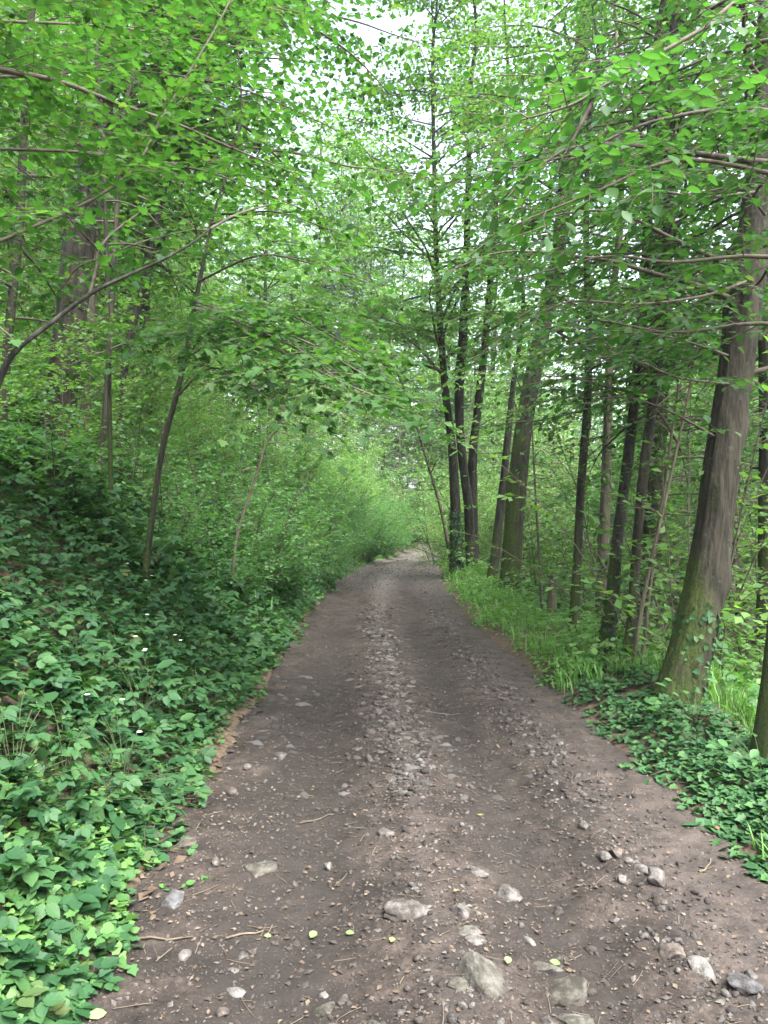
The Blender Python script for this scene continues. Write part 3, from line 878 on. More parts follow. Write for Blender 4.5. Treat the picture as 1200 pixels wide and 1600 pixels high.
named_tree('corner_tree', 'thin grey tree rising through leaves at the upper left corner', 'tree',
    [(0, 740, 8, 18), (10, 560, 8, 17), (30, 350, 8, 16), (40, 150, 8, 14), (52, 0, 8, 12)], 9, M_BARK, MAPLE_MID, M_MAPLE, .075, .07, .42, 14, (3.2, 8.5), (1, 2.4), None, (-.1, .4), 53, 10, .1, .05)
named_tree('overhanging_maple', 'young maple leaning in from the left with a long bare forked limb', 'tree',
    [(-140, 1215, 3.2, 24), (-60, 770, 3.2, 18), (0, 592, 3.2, 13), (28, 545, 3.2, 11), (75, 508, 3.25, 9), (140, 460, 3.3, 7.5), (200, 430, 3.35, 6), (250, 408, 3.4, 5), (300, 380, 3.45, 4), (328, 358, 3.5, 3)],
    None, M_BARK_DARK, MAPLE, M_MAPLE, .055, .05, .35, 0, seed=55, seg=10, flare=0, amp=.05,
    extra=[[P(140, 460, 3.3), P(150, 420, 3.3), P(156, 388, 3.3), P(178, 362, 3.35), P(215, 335, 3.4)],
           [P(30, 545, 3.2), P(15, 525, 3.15), P(-15, 500, 3.1)],
           [P(328, 358, 3.5), P(370, 335, 3.7), P(420, 320, 3.9)]], leaf_parts=180, extra_r=.007)
named_tree('young_maple', 'young maple above the left bank whose pale limb slants up to the top edge', 'tree',
    [(-420, 1130, 3.6, 60), (-400, 700, 3.6, 50), (-360, 300, 3.6, 44), (-330, -100, 3.6, 36)], 7.5, M_BARK, MAPLE, M_MAPLE, .055, .05, .35, 4, (3.4, 6.5), (1.5, 2.6), (.2, 2.4), (0, .4), 57, 12, .1, .05,
    extra=[[P(-390, 560, 3.6), P(-100, 420, 3.8), P(180, 290, 4.2), P(260, 170, 4.4), P(350, 20, 4.8), P(390, -80, 5)],
           [P(-350, 200, 3.6), P(-50, 230, 3.9), P(150, 240, 4.3), P(330, 270, 5.2), P(480, 330, 6.0)],
           [P(-350, 100, 3.6), P(0, 120, 4.2), P(200, 110, 5.0), P(380, 140, 5.8), P(520, 200, 6.6)],
           [P(-340, 0, 3.6), P(-50, 30, 4.2), P(150, 40, 4.8), P(300, 60, 5.4), P(450, 90, 6.2)],
           [P(-330, -100, 3.6), P(-60, -60, 3.8), P(150, -40, 4.2), P(330, -10, 5), P(470, 20, 6)]], leaf_parts=280)
named_tree('thin_stem_tree', 'thin dark stem rising straight through the leaves at the upper left', 'tree',
    [(172, 700, 6.4, 9), (168, 450, 6.4, 8), (160, 210, 6.4, 8), (148, 30, 6.4, 7)], 7.2, M_BARK_DARK, MAPLE_MID, M_MAPLE, .075, .07, .42, 9, (3.5, 7), (.6, 1.6), None, (-.1, .4), 59, 8, 0, .03)

# ------------------------------------------------------------------ background trees and shrubs: a few kinds, copied one by one
def proto_tree(name, label, cat, group, seed, H, z0, limbs, lr, size, gap, tpl, mat, bark, r0=.13, twig_gap=.4, tilt=.8):
    rg = np.random.default_rng(seed)
    t = thing(name, label, cat, (0, 0, 0), group)
    n = 24
    z = np.linspace(-.4, H, n)
    line = np.stack([np.cumsum(rg.normal(0, .05, n)), np.cumsum(rg.normal(0, .05, n)), z], -1)
    line -= np.array([line[1, 0], line[1, 1], 0])
    g = Geo()
    g.tube(line, r0 * (1 - .85 * np.linspace(0, 1, n)), 9, bump=bark_bump(seed, .1, .25, 5, 0))
    fol = Foliage()
    for i in range(limbs):
        zz = z0 + (H - z0) * (i + rg.random()) / limbs
        j = min(int(np.searchsorted(z, zz)), n - 2)
        L = rg.uniform(*lr) * (1.15 - .6 * ((zz - z0) / (H - z0)) ** 2)
        clothe(limb_path(line[j], rg.uniform(0, 2 * PI), rg.uniform(-.1, .7), L, rg, droop=.6), rg, g, fol, size, gap, tilt, twig_gap, .36, r0=.012 + L * .008, seg=4, lmax=1.3)
    g.build('trunk', bark, t)
    c = Geo()
    fol.into(c, tpl, rg)
    c.build('crown', mat, t)
    return t, fol.count()

def proto_shrub(name, label, cat, group, seed, H, stems, size, gap, tpl, mat, lean=.5, tilt=.45, twig_gap=.2):
    rg = np.random.default_rng(seed)
    t = thing(name, label, cat, (0, 0, 0), group)
    g, fol = Geo(), Foliage()
    for i in range(stems):
        az = 2 * PI * (i + rg.random() * .7) / stems
        L = H * rg.uniform(.7, 1.15)
        line = limb_path((math.sin(az) * .12, math.cos(az) * .12, -.2), az, PI / 2 - rg.uniform(.1, lean), L, rg, 9, .3)
        clothe(line, rg, g, fol, size, gap, tilt, twig_gap, .38, t0=.08, r0=.010, seg=4, lmax=.9)
    g.build('stem', M_TWIG, t)
    c = Geo()
    fol.into(c, tpl, rg)
    c.build('foliage', mat, t)
    return t, fol.count()

def place(protos, spots, rg, label, group, smin, smax):
    for i, (x, y) in enumerate(spots):
        k = i % len(protos)
        p = protos[k]
        z = float(ground_z(x, y)) - .02
        s = rg.uniform(smin, smax) * (smooth(5, 13, y) * .32 + .68 if x < 0 else 1.0)
        if not p.get('placed'):
            p['placed'] = 1
            p.location, p.rotation_euler, p.scale = (x, y, z), (0, 0, rg.uniform(0, 6.28)), (s,) * 3
        else:
            p0 = copy_thing(p, (x, y, z), rg.uniform(0, 6.28), s)
            p0['label'], p0['group'] = label, group
            continue
        p['label'], p['group'] = label, group

counts = []
G_TREE = 'trees of the wood behind'
tree_protos = []
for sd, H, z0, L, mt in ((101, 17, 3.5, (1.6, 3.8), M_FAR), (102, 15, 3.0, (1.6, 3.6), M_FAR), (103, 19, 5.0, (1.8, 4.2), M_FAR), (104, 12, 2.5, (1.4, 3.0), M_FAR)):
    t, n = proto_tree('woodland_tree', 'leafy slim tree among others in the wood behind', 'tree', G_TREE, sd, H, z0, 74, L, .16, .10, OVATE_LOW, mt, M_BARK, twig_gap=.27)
    tree_protos.append(t); counts.append(n)
rt = np.random.default_rng(5)
def regions(spots):
    out = [[], [], []]
    for x, y in spots:
        out[0 if x < left_edge(y) else 1 if y < 55 else 2].append((x, y))
    return out
REGION = [('leafy slim tree in the wood high on the left bank', 'trees of the left bank wood'), ('leafy slim tree in the wood on the slope right of the track', 'trees of the right slope wood'), ('leafy tree closing the view at the far end of the track', 'trees beyond the track end')]
spots = []
def ok(x, y, mind, l=1.6, r=1.2):
    if left_edge(y) - l < x < right_edge(y) + r: return False
    return all((x - a) ** 2 + (y - b) ** 2 > mind * mind for a, b in spots)
tries = 0
while len(spots) < 60 and tries < 20000:
    tries += 1
    y = 13 + 50 * rt.random() ** 1.1
    x = rt.uniform(-.62, .62) * y
    if y < 26 and -5.0 < x < 4.5: continue
    if y < 50 and -9 - .12 * y < x < 16: continue
    if ok(x, y, 2.4 + y * .02): spots.append((x, y))
spots += [(-4.8, 16), (-4.4, 29), (-7, 22)]
spots.sort(key=lambda q: q[1])
# the last rank closes the view along the track
far = [(x + rt.normal(0, .8), 56 + rt.uniform(0, 26)) for x in np.linspace(-40, 46, 52)]
far += [(x, 51 + rt.uniform(-1, 4)) for x in (-6, -4.5, -2.8, -1.2, 0.2, 1.4, 4.6, 5.8, 7.5, 10)]
for sp, (lab, grp) in zip(regions(spots), REGION):
    place(tree_protos, sp, rt, lab, grp, .85, 1.2)
for sp, (lab, grp) in zip(regions(far), REGION):
    place(tree_protos, sp, rt, lab, grp, 1.1, 1.5)
# young trees of the understorey, leafy from the ground up
under = []
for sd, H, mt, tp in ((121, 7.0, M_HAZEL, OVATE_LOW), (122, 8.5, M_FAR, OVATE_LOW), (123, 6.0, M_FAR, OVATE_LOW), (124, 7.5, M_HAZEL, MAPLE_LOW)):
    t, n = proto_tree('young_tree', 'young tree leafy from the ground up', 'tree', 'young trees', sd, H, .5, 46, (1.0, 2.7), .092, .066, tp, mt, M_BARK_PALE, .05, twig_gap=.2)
    under.append(t); counts.append(n)
UREG = [('thin young tree leafy to the ground on the left bank', 'young trees of the left bank'), ('thin young tree leafy to the ground on the right slope', 'young trees of the right slope'), ('thin young tree by the far end of the track', 'young trees beyond the track end')]
spots = []
for side, want in ((-1, 46), (1, 72)):
    tries = n0 = 0
    while n0 < want and tries < 20000:
        tries += 1
        y = 10.5 + 42 * rt.random() ** 1.15
        x = side * rt.uniform(0, .6) * y + (1.5 if side > 0 else 0)
        if x > .62 * y: continue
        if y < 17 and 0 < x < 5.0 or 0 < x < .30 * y and y < 22: continue
        if 20 < y < 44 and left_edge(y) - 4 < x < right_edge(y) + 2.5: continue
        if ok(x, y, 1.5, 2.4 if y > 13 else 3.2, 2.0): spots.append((x, y)); n0 += 1
spots += [(x, y) for x, y in ((2.2, 49), (3.4, 51), (.8, 50), (1.5, 53), (2.8, 55), (4.4, 48), (0.0, 47), (5.2, 45), (4.6, 43), (-1.8, 45), (-3.4, 44), (-5, 46), (1.2, 46.5), (6.5, 47), (-.6, 49))]
spots.sort(key=lambda q: q[1])
for sp, (lab, grp) in zip(regions(spots), UREG):
    place(under, sp, rt, lab, grp, .85, 1.35)

G_SHL, G_SHR = 'shrubs of the left bank', 'shrubs of the right slope'
lp_, rp_ = [], []
for sd, H, mt, tp, sz in ((201, 2.4, M_HAZEL, OVATE, .082), (202, 1.8, M_HAZEL, OVATE, .074), (203, 3.1, M_FAR, OVATE_LOW, .088), (204, 2.1, M_HAZEL, MAPLE_MID, .076)):
    t, n = proto_shrub('bank_shrub', 'leafy green shrub in the thicket on the left bank', 'shrub', G_SHL, sd, H, 9, sz, .058, tp, mt, .75, twig_gap=.125)
    lp_.append(t); counts.append(n)
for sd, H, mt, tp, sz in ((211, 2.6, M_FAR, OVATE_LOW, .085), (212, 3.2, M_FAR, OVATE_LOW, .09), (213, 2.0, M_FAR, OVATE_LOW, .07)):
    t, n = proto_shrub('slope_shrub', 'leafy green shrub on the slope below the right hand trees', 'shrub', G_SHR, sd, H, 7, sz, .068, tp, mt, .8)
    rp_.append(t); counts.append(n)
ls = [(1.0, 45.5), (2.0, 46.5), (3.0, 46), (2.5, 44.5), (.6, 44), (3.6, 43.5)]
for y0 in np.arange(5.2, 46, 1.1):
    for s0 in (1.0, 2.3, 3.7, 5.4) if y0 < 20 else (.9, 1.7, 2.8, 3.9):
        if y0 < 8.5 and s0 < 2: continue
        y = y0 + rt.uniform(-.5, .5)
        s = s0 + rt.uniform(-.45, .45) - (.35 if y > 12 else 0)
        x = float(left_edge(y)) - s
        if x / y < -.66: continue
        ls.append((x, y))
LOOK = ('broad leaved upright shrub', 'low rounded leafy shrub', 'tall loose pale green shrub', 'maple leaved shrub')
for near in (True, False):
    for k in range(4):
        place([lp_[k]], [q for i, q in enumerate(ls) if i % 4 == k and (q[1] < 13) == near], rt, LOOK[k] + (' in the thicket on the nearer left bank' if near else ' on the left bank further along the track'), G_SHL, .65, 1.15)
rs = []
for y0 in np.arange(7.5, 46, 1.7):
    for t0 in (1.9, 3.6, 5.6, 8.0, 11) if y0 < 22 else (.7, 1.9, 3.6, 5.6, 8.0):
        y = y0 + rt.uniform(-.7, .7)
        x = float(right_edge(y)) + t0 + rt.uniform(-.7, .7)
        if x / y > .64 or (y < 17 and x / y < .27): continue
        rs.append((x, y))
for near in (True, False):
    for k in range(3):
        place([rp_[k]], [q for i, q in enumerate(rs) if i % 3 == k and (q[1] < 16) == near], rt, ('bushy green shrub', 'tall wide shrub', 'low pale green shrub')[k] + (' on the slope behind the right hand trunks' if near else ' on the right slope beyond the mossy tree'), G_SHR, .9, 1.6)
print('COUNTS', counts, len(spots), len(ls), len(rs))
print('TRIS0', sum(len(m.polygons) for m in bpy.data.meshes))
#GROUND#
# ------------------------------------------------------------------ undergrowth
def patch_points(n, rg, ylo, yhi, slo, shi, side, ypow=1.0):
    """points over the strip slo..shi metres outside a track edge, denser towards the camera"""
    u = rg.random(n)
    y = ylo * (yhi / ylo) ** u if ypow == 1.0 else ylo + (yhi - ylo) * u ** ypow
    s = slo + (shi - slo) * rg.random(n)
    wob = fbm(y * 1.6, y * 0 + 3.0 * side, 2.0, 3) * .10
    s = s + wob * (s < .5)
    x = left_edge(y) - s if side < 0 else right_edge(y) + s
    return x, y, s

def cover(name, label, tpl, mat, n, rg, ylo, yhi, slo, shi, side, h, size, tilt=.5, clump=.0, grow=0.0, kind='stuff', hfun=None):
    x, y, s = patch_points(n, rg, ylo, yhi, slo, shi, side)
    mound = .5 + .5 * fbm(x * 1.3, y * 1.3, 4.4, 3)
    keep = mound + rg.normal(0, .25, n) - .7 * (1 - smooth(-.1, .22, s)) > clump
    x, y, s, mound = x[keep], y[keep], s[keep], mound[keep]
    k = len(x)
    ramp_in = smooth(-.1, .7, s)
    z = np.maximum(ground_z(x, y), path_z(x, y) * (s < .02) - 9 * (s >= .02)) + .015 + h * (.25 + mound) * ramp_in * rg.random(k) ** .7
    g = Geo()
    g.scatter(tpl, np.stack([x, y, z], -1), loose_frames(k, rg, tilt, .1), size * rg.uniform(.55, 1.25, k) * (1 + grow * np.maximum(y - 6, 0)), rg.random(k))
    return tag(g.build(name, mat), label, kind=kind)

rc = np.random.default_rng(21)
cover('undergrowth', 'dense bramble and herb undergrowth covering the nearest part of the left bank', TRIFOLIATE, M_BRAMBLE, 3800, rc, 2.0, 4.4, .05, 2.6, -1, .40, .108, .5, -.05)
cover('undergrowth', 'dense bramble undergrowth covering the left bank around the sapling', TRI_PLAIN, M_BRAMBLE, 8500, rc, 4.1, 9, .05, 3.6, -1, .42, .112, .5, -.05)
cover('undergrowth', 'dark bramble undergrowth covering the middle of the left bank', TRI_LOW, M_BRAMBLE, 14000, rc, 7.0, 20, .0, 4.5, -1, .5, .14, .5, .1, .02)
cover('ivy_ground_cover', 'ivy and small leaves creeping over the soil of the left bank', IVY, M_IVY, 7000, rc, 2.0, 9, -.03, 3.4, -1, .14, .046, .45, .2)
cover('verge_herbs', 'fresh green low herbs at the foot of the left bank', ROUND, M_HERB, 7500, rc, 1.9, 7, .0, .8, -1, .14, .040, .5, .42)
cover('verge_herbs', 'small lobed light green leaves in the bottom left corner', MAPLE_MID, M_FAR, 2600, rc, 1.9, 4.2, .0, .8, -1, .24, .044, .5, .35)
cover('verge_herbs', 'bright green low herbs lining the left edge further along the track', OVATE_LOW, M_HERB, 22000, rc, 6.5, 34, -.05, 1.7, -1, .34, .075, .55, .1, .03)
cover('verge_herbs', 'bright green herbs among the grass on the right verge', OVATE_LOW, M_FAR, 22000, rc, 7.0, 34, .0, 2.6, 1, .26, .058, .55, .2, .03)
cover('slope_undergrowth', 'green undergrowth covering the slope right of the trees', TRI_LOW, M_HERB, 16000, rc, 4.5, 30, 1.0, 9.0, 1, .5, .13, .55, .1, .02)

def grass(name, label, n, rg, ylo, yhi, slo, shi, side, h, clump, mat):
    x, y, s = patch_points(n, rg, ylo, yhi, slo, shi, side)
    m = .5 + .5 * fbm(x * 1.1, y * 1.1, 7.7, 3)
    keep = m + rg.normal(0, .2, n) > clump
    x, y, m = x[keep], y[keep], m[keep]
    k = len(x)
    z = ground_z(x, y) - .01
    L = h * rg.uniform(.45, 1.2, k) * (.6 + .6 * m)
    az = rg.uniform(0, 2 * PI, k)
    d = np.stack([np.cos(az), np.sin(az), np.zeros(k)], -1)
    w = np.stack([-np.sin(az), np.cos(az), np.zeros(k)], -1) * (.0035 * (1 + np.maximum(y - 5, 0) * .12) * rg.uniform(.7, 1.3, k))[:, None]
    lean = rg.uniform(.15, .8, k)
    b = np.stack([x, y, z], -1)
    def at(t): return b + d * (L * lean * t ** 2)[:, None] + np.array([0, 0, 1.0]) * (L * (t - .35 * lean * t ** 2.5))[:, None]
    p1, p2, p3 = at(.45), at(.8), at(1.0)
    V = np.stack([b - w, b + w, p1 - w * .9, p1 + w * .9, p2 - w * .6, p2 + w * .6, p3], 1)
    F = np.array([(0, 1, 3), (0, 3, 2), (2, 3, 5), (2, 5, 4), (4, 5, 6)])
    g = Geo()
    g.add(V.reshape(-1, 3), (F[None] + (np.arange(k) * 7)[:, None, None]).reshape(-1, 3), np.repeat(rg.random(k), 7))
    return tag(g.build(name, mat), label, kind='stuff')
grass('grass', 'fresh grass on the verge under the right hand trees', 14000, rc, 6.6, 30, .1, 2.3, 1, .22, .25, M_GRASS)
grass('grass', 'grass tuft growth by the edge of the track at lower right', 500, rc, 3.0, 3.6, .05, .5, 1, .2, .3, M_GRASS)
grass('grass', 'grass behind the ivy mat on the slope edge at right', 5000, rc, 3.8, 7, .9, 2.2, 1, .34, .3, M_GRASS)
grass('grass', 'grass strands mixed into the left bank growth', 900, rc, 2.6, 20, .3, 3.0, -1, .35, .55, M_GRASS)

# bramble plants and herbs near the lens: each leaf is a part
def plant(name, label, cat, group, x, y, rg, n, mat, tpls, size, h, spread, stem_mat, flowers=0):
    z = float(ground_z(x, y))
    t = thing(name, label, cat, (x, y, z), group)
    g = Geo()
    b = np.array([x, y, z])
    for i in range(n):
        az = rg.uniform(0, 2 * PI)
        rr = spread * math.sqrt(rg.random())
        tip = b + np.array([math.cos(az) * rr, math.sin(az) * rr, 0])
        tip[2] = float(ground_z(tip[0], tip[1])) + h * rg.uniform(.45, 1.0) * (1 - .45 * (rr / spread) ** 2)
        mid = b * .55 + tip * .45
        mid[2] = b[2] + (tip[2] - b[2]) * .7
        g.tube(spline([b, mid, tip], 6), .0022, 3, cap=False)
        out = norm(np.array([math.cos(az), math.sin(az), -.1]) + rg.normal(0, .35, 3))
        up = np.array([rg.normal(0, .3), rg.normal(-.15, .3), 1.0])
        fr = frames(out[None], up[None])[0]
        leaf_object('leaf', tpls[i % len(tpls)], mat, t, tip, fr, size * rg.uniform(.65, 1.2))
    g.build('stem', stem_mat, t)
    for i in range(flowers):
        az = rg.uniform(0, 2 * PI)
        rr = spread * .7 * math.sqrt(rg.random())
        c = b + np.array([math.cos(az) * rr, math.sin(az) * rr, 0])
        c[2] = float(ground_z(c[0], c[1])) + h * 1.08
        f = Geo()
        for k in range(5):
            a = 2 * PI * k / 5
            f.scatter(OVATE_LOW, [c], frames(np.array([[math.cos(a), math.sin(a), .25]]), np.array([[0, -.3, 1.0]])), [.016], [.5])
        f.build('flower', M_WHITE, t)
    return t

rp2 = np.random.default_rng(33)
for i in range(26):
    y = 2.75 + 4.6 * (i + rp2.random()) / 26
    s = rp2.uniform(.25, 1.5) if y < 5 else rp2.uniform(.15, 1.2)
    plant('bramble_plant', 'bramble plant with toothed three part leaves at the foot of the left bank', 'bramble', 'bramble plants of the left bank',
          float(left_edge(y)) - s, y, rp2, int(rp2.integers(16, 26)), M_BRAMBLE, (TRIFOLIATE, FIVEFOLD, TRIFOLIATE, OVATE), .115, rp2.uniform(.28, .5), rp2.uniform(.28, .42), M_STEM, 3 if i % 5 == 2 else 0)
for i in range(24):
    y = 2.15 + 2.6 * (i + rp2.random()) / 24
    s = rp2.uniform(.06, .50)
    plant('herb_plant', 'fresh green low herb with rounded leaves at the left track edge', 'herb', 'low herbs of the left track edge',
          float(left_edge(y)) - s, y, rp2, int(rp2.integers(14, 22)), M_HERB if i % 3 else M_IVY, (ROUND, MAPLE_MID, IVY, MAPLE), .046, rp2.uniform(.05, .14), rp2.uniform(.14, .24), M_STEM)
for (px, py, lab) in ((582, 1392, 'tiny green seedling of two round leaves on bare dirt, right one'), (518, 1396, 'tiny green seedling beside the blue grey stone'), (640, 1382, 'tiny pale seedling alone on the dirt')):
    pass
for (px, py, lab) in ((291, 1392, 'tiny green seedling with round leaves on bare dirt above the blue grey stone'), (321, 1383, 'tiny pale green seedling rightmost on the bare dirt by the herbs'), (260, 1394, 'tiny dark green seedling nearest the herb edge above the blue grey stone')):
    p = on_track(px, py)
    plant('seedling', lab, 'seedling', None, p[0], p[1], rp2, 4, M_HERB, (ROUND,), .03, .03, .03, M_STEM)

# ivy patch on the right edge
def ivy_patch(label, ylo, yhi, slo, shi, n, parts, seed, h=.12, size=.06):
    rg = np.random.default_rng(seed)
    x, y, s = patch_points(n, rg, ylo, yhi, slo, shi, 1)
    z = np.maximum(ground_z(x, y), path_z(x, y) * (s < .05) - 9 * (s >= .05)) + .015 + h * smooth(-.02, .35, s) * (.5 + .5 * fbm(x * 3, y * 3, 1, 2)) * (.4 + .6 * rg.random(n))
    k_ = rg.random(n) < smooth(-.12, .2, s + .08 * fbm(y * 5, y * 0, 2, 2))
    x, y, s, z = x[k_], y[k_], s[k_], z[k_]
    n = len(x)
    b = np.array([x.mean(), y.mean(), float(ground_z(x.mean(), y.mean()))])
    t = thing('ivy_patch', label, 'ivy', b)
    p = np.stack([x, y, z], -1)
    m = loose_frames(n, rg, .38, .2)
    sz = size * rg.uniform(.6, 1.25, n)
    top = np.argsort(-(z - ground_z(x, y)) * 2 - sz * 4 + y * .12 + rg.random(n) * .2)
    for i in top[:parts]:
        leaf_object('leaf', IVY, M_IVY, t, p[i], m[i], sz[i])
    g = Geo()
    r = top[parts:]
    g.scatter(IVY, p[r], m[r], sz[r], rg.random(len(r)))
    tag(g.build('leaves', M_IVY, t), kind='stuff')
    g = Geo()
    for k in range(40):
        yy = rg.uniform(ylo, yhi)
        q = float(right_edge(yy)) + rg.uniform(-.05, shi * .6)
        ln = np.array([[q + dx, yy + dx * rg.uniform(-1, 1), 0] for dx in np.linspace(0, .3, 5)])
        ln[:, 2] = ground_z(ln[:, 0], ln[:, 1]) + .02
        g.tube(ln, .003, 3, cap=False)
    g.build('stem', M_TWIG, t)
ivy_patch('glossy dark ivy mat spilling to the track edge below the thick leaning tree', 3.2, 6.1, -.12, .85, 5500, 290, 61, .13, .05)
ivy_patch('small ivy mat at the track edge below the slender dark trees', 6.2, 7.5, -.08, .7, 1300, 150, 62, .16, .046)
for i, (px, py, d, lab) in enumerate(((1085, 1085, 5.2, 'low leafy shoot at the foot of the thick leaning tree'), (1150, 1040, 5.6, 'leafy shoot right of the thick leaning tree foot'),
                                    (965, 1000, 6.9, 'leafy shoot in front of the dark curved tree foot'), (1190, 1190, 4.3, 'leafy shoot by the foot of the edge tree'))):
    q = P(px, py, d)
    plant('leafy_shoot', lab, 'shoot', None, q[0], q[1], rp2, 16, M_HAZEL, (OVATE,), .075, .42, .26, M_STEM)

# ------------------------------------------------------------------ stones
def rock_mesh(seed, sub=2, flat=.55, cuts=9, el=1.0, rough=.10, lo=.42):
    bm = bmesh.new()
    bmesh.ops.create_icosphere(bm, subdivisions=sub, radius=1.0)
    rg = np.random.default_rng(seed)
    V = np.array([v.co[:] for v in bm.verts])
    for k in range(cuts):
        n = norm(rg.normal(0, 1, 3))
        c = rg.uniform(lo, .85)
        d = V @ n
        V = V - np.outer(np.maximum(d - c, 0), n)
    V = V * (1 + rough * fbm(V[:, 0] * 1.7 + seed, V[:, 1] * 1.7, V[:, 2] * 1.7, 3) + rough * .35 * fbm(V[:, 0] * 6 + seed, V[:, 1] * 6, V[:, 2] * 6, 2))[:, None]
    V = V * np.array([el, 1, flat])
    F = np.array([[v.index for v in f.verts] for f in bm.faces])
    bm.free()
    return V, F
rs_ = np.random.default_rng(71)
ROCKS_LO = [rock_mesh(300 + i, 2, rs_.uniform(.45, .68), 11, rs_.uniform(1.0, 1.6), .12, .36) for i in range(8)]
STONE_MATS = [M_STONE, M_STONE_MOSS, M_STONE_PALE, M_STONE_BROWN, M_STONE_BLUE]
rock_cache = {}
def rock(i, mi):
    if (i, mi) not in rock_cache:
        g = Geo()
        g.add(*ROCKS_LO[i])
        rock_cache[(i, mi)] = g.mesh('stone', mats=[STONE_MATS[mi]])
    return rock_cache[(i, mi)]

# px, py, width px, height px, turn, material, label
STONES = [
    (648, 1426, 98, 26, .05, 2, 'long flat pale stone set crosswise in the dirt of the foreground'),
    (722, 1434, 38, 26, .5, 0, 'short grey stone touching the right end of the long flat pale stone'),
    (752, 1540, 84, 74, -.5, 1, 'large angular pointed rock in the foreground, greenish grey'),
    (716, 1552, 34, 34, .3, 1, 'rounded greenish stone leaning on the left of the large pointed rock'),
    (741, 1480, 42, 16, .1, 2, 'small flat pale stone just above the large pointed rock'),
    (729, 1466, 46, 18, .1, 1, 'flat greenish stone behind the small flat pale one'),
    (882, 1544, 98, 40, -.1, 1, 'broad mossy green flat stone right of the large pointed rock'),
    (846, 1502, 66, 22, -.35, 1, 'flat slanting stone above the broad mossy green one'),
    (902, 1590, 66, 28, .1, 1, 'rounded greenish stone at the bottom edge below the broad mossy one'),
    (826, 1464, 26, 34, .3, 0, 'upright grey stone between the flat slab and the broad mossy stone'),
    (792, 1394, 40, 34, .6, 0, 'flat squarish grey slab sunk in the dirt above the upright grey stone'),
    (742, 1364, 44, 14, -.2, 0, 'thin pale ridge of stone poking from the dirt above the squarish slab'),
    (944, 1343, 22, 14, .2, 2, 'small pale loose stone, left of a close pair on the right'),
    (964, 1338, 22, 17, .4, 3, 'small brown loose stone, right of a close pair on the right'),
    (982, 1348, 16, 9, .1, 2, 'tiny pale chip beside the close pair of loose stones'),
    (1026, 1382, 34, 26, .6, 2, 'pale broken stone lying loose right of the close pair'),
    (1008, 1362, 30, 16, .3, 0, 'low grey stone behind the pale broken stone'),
    (1026, 1414, 20, 16, .2, 3, 'brownish loose stone just below the pale broken stone'),
    (973, 1376, 18, 13, .0, 2, 'small pale stone below the close pair of loose stones'),
    (911, 1292, 20, 16, .4, 2, 'single pale pebble lying alone on the right hand wheel track'),
    (876, 1168, 14, 9, .1, 2, 'small pale pebble on the smooth right shoulder'),
    (894, 1180, 12, 9, .1, 3, 'small brown pebble just below the pale one on the right shoulder'),
    (803, 1079, 18, 8, .1, 2, 'whitish flat stone on the right shoulder far up the track'),
    (405, 1354, 52, 30, .1, 1, 'rounded mossy grey stone sunk in the left wheel track'),
    (291, 1327, 38, 22, .2, 3, 'low brown stone by the herbs on the left'),
    (268, 1416, 48, 30, .1, 4, 'blue grey flat stone at the left edge by the seedlings'),
    (363, 1242, 19, 20, .2, 3, 'brownish loose stone standing alone in the left wheel track'),
    (387, 1202, 14, 10, .3, 0, 'small grey loose pebble above the brownish stone at left'),
    (437, 1178, 24, 9, .0, 2, 'flat whitish stone high in the left wheel track'),
    (336, 1358, 16, 11, .0, 0, 'small grey pebble between the brown stone and the mossy one'),
    (512, 1344, 18, 14, .4, 2, 'small pale pebble alone in the middle of the track'),
    (368, 1532, 36, 18, .1, 2, 'smooth pale oval stone in the lower left foreground'),
    (377, 1482, 20, 13, .3, 0, 'small grey stone above the smooth pale oval one'),
    (362, 1502, 24, 12, .1, 0, 'flat grey stone between the small grey stone and pale oval one'),
    (287, 1488, 36, 15, .2, 2, 'thin pale stone in the lower left foreground beside the herbs'),
    (510, 1553, 40, 34, .3, 1, 'round greenish stone, largest of a cluster at lower centre'),
    (537, 1544, 24, 22, .5, 0, 'grey stone at the right of the round greenish one'),
    (508, 1530, 18, 15, .2, 0, 'small grey stone on top of the lower centre cluster'),
    (582, 1592, 44, 30, .2, 1, 'greenish stone cut by the bottom edge of the picture'),
    (528, 1586, 36, 26, .9, 3, 'brown stone below the round greenish one at the bottom edge'),
    (349, 1573, 20, 16, .2, 3, 'brown pebble at lower left near the bottom edge'),
    (1096, 1522, 42, 34, .4, 2, 'pale flaky stone at the lower right'),
    (1158, 1540, 60, 34, -.4, 4, 'grey slab sunk in the dirt at the lower right'),
    (1174, 1528, 20, 14, .1, 0, 'small grey stone on the grey slab at lower right'),
    (1052, 1500, 40, 26, .3, 3, 'brown half buried stone left of the pale flaky one'),
    (855, 1596, 40, 22, .2, 0, 'grey stone at the bottom edge left of the rounded greenish one'),
    (690, 1580, 22, 15, .2, 3, 'small brown stone left below the large pointed rock'),
    (792, 1548, 20, 14, .1, 0, 'small grey stone right of the large pointed rock'),
    (604, 1300, 30, 20, .3, 0, 'grey stone on the ridge between the cobbles and the long flat stone'),
]
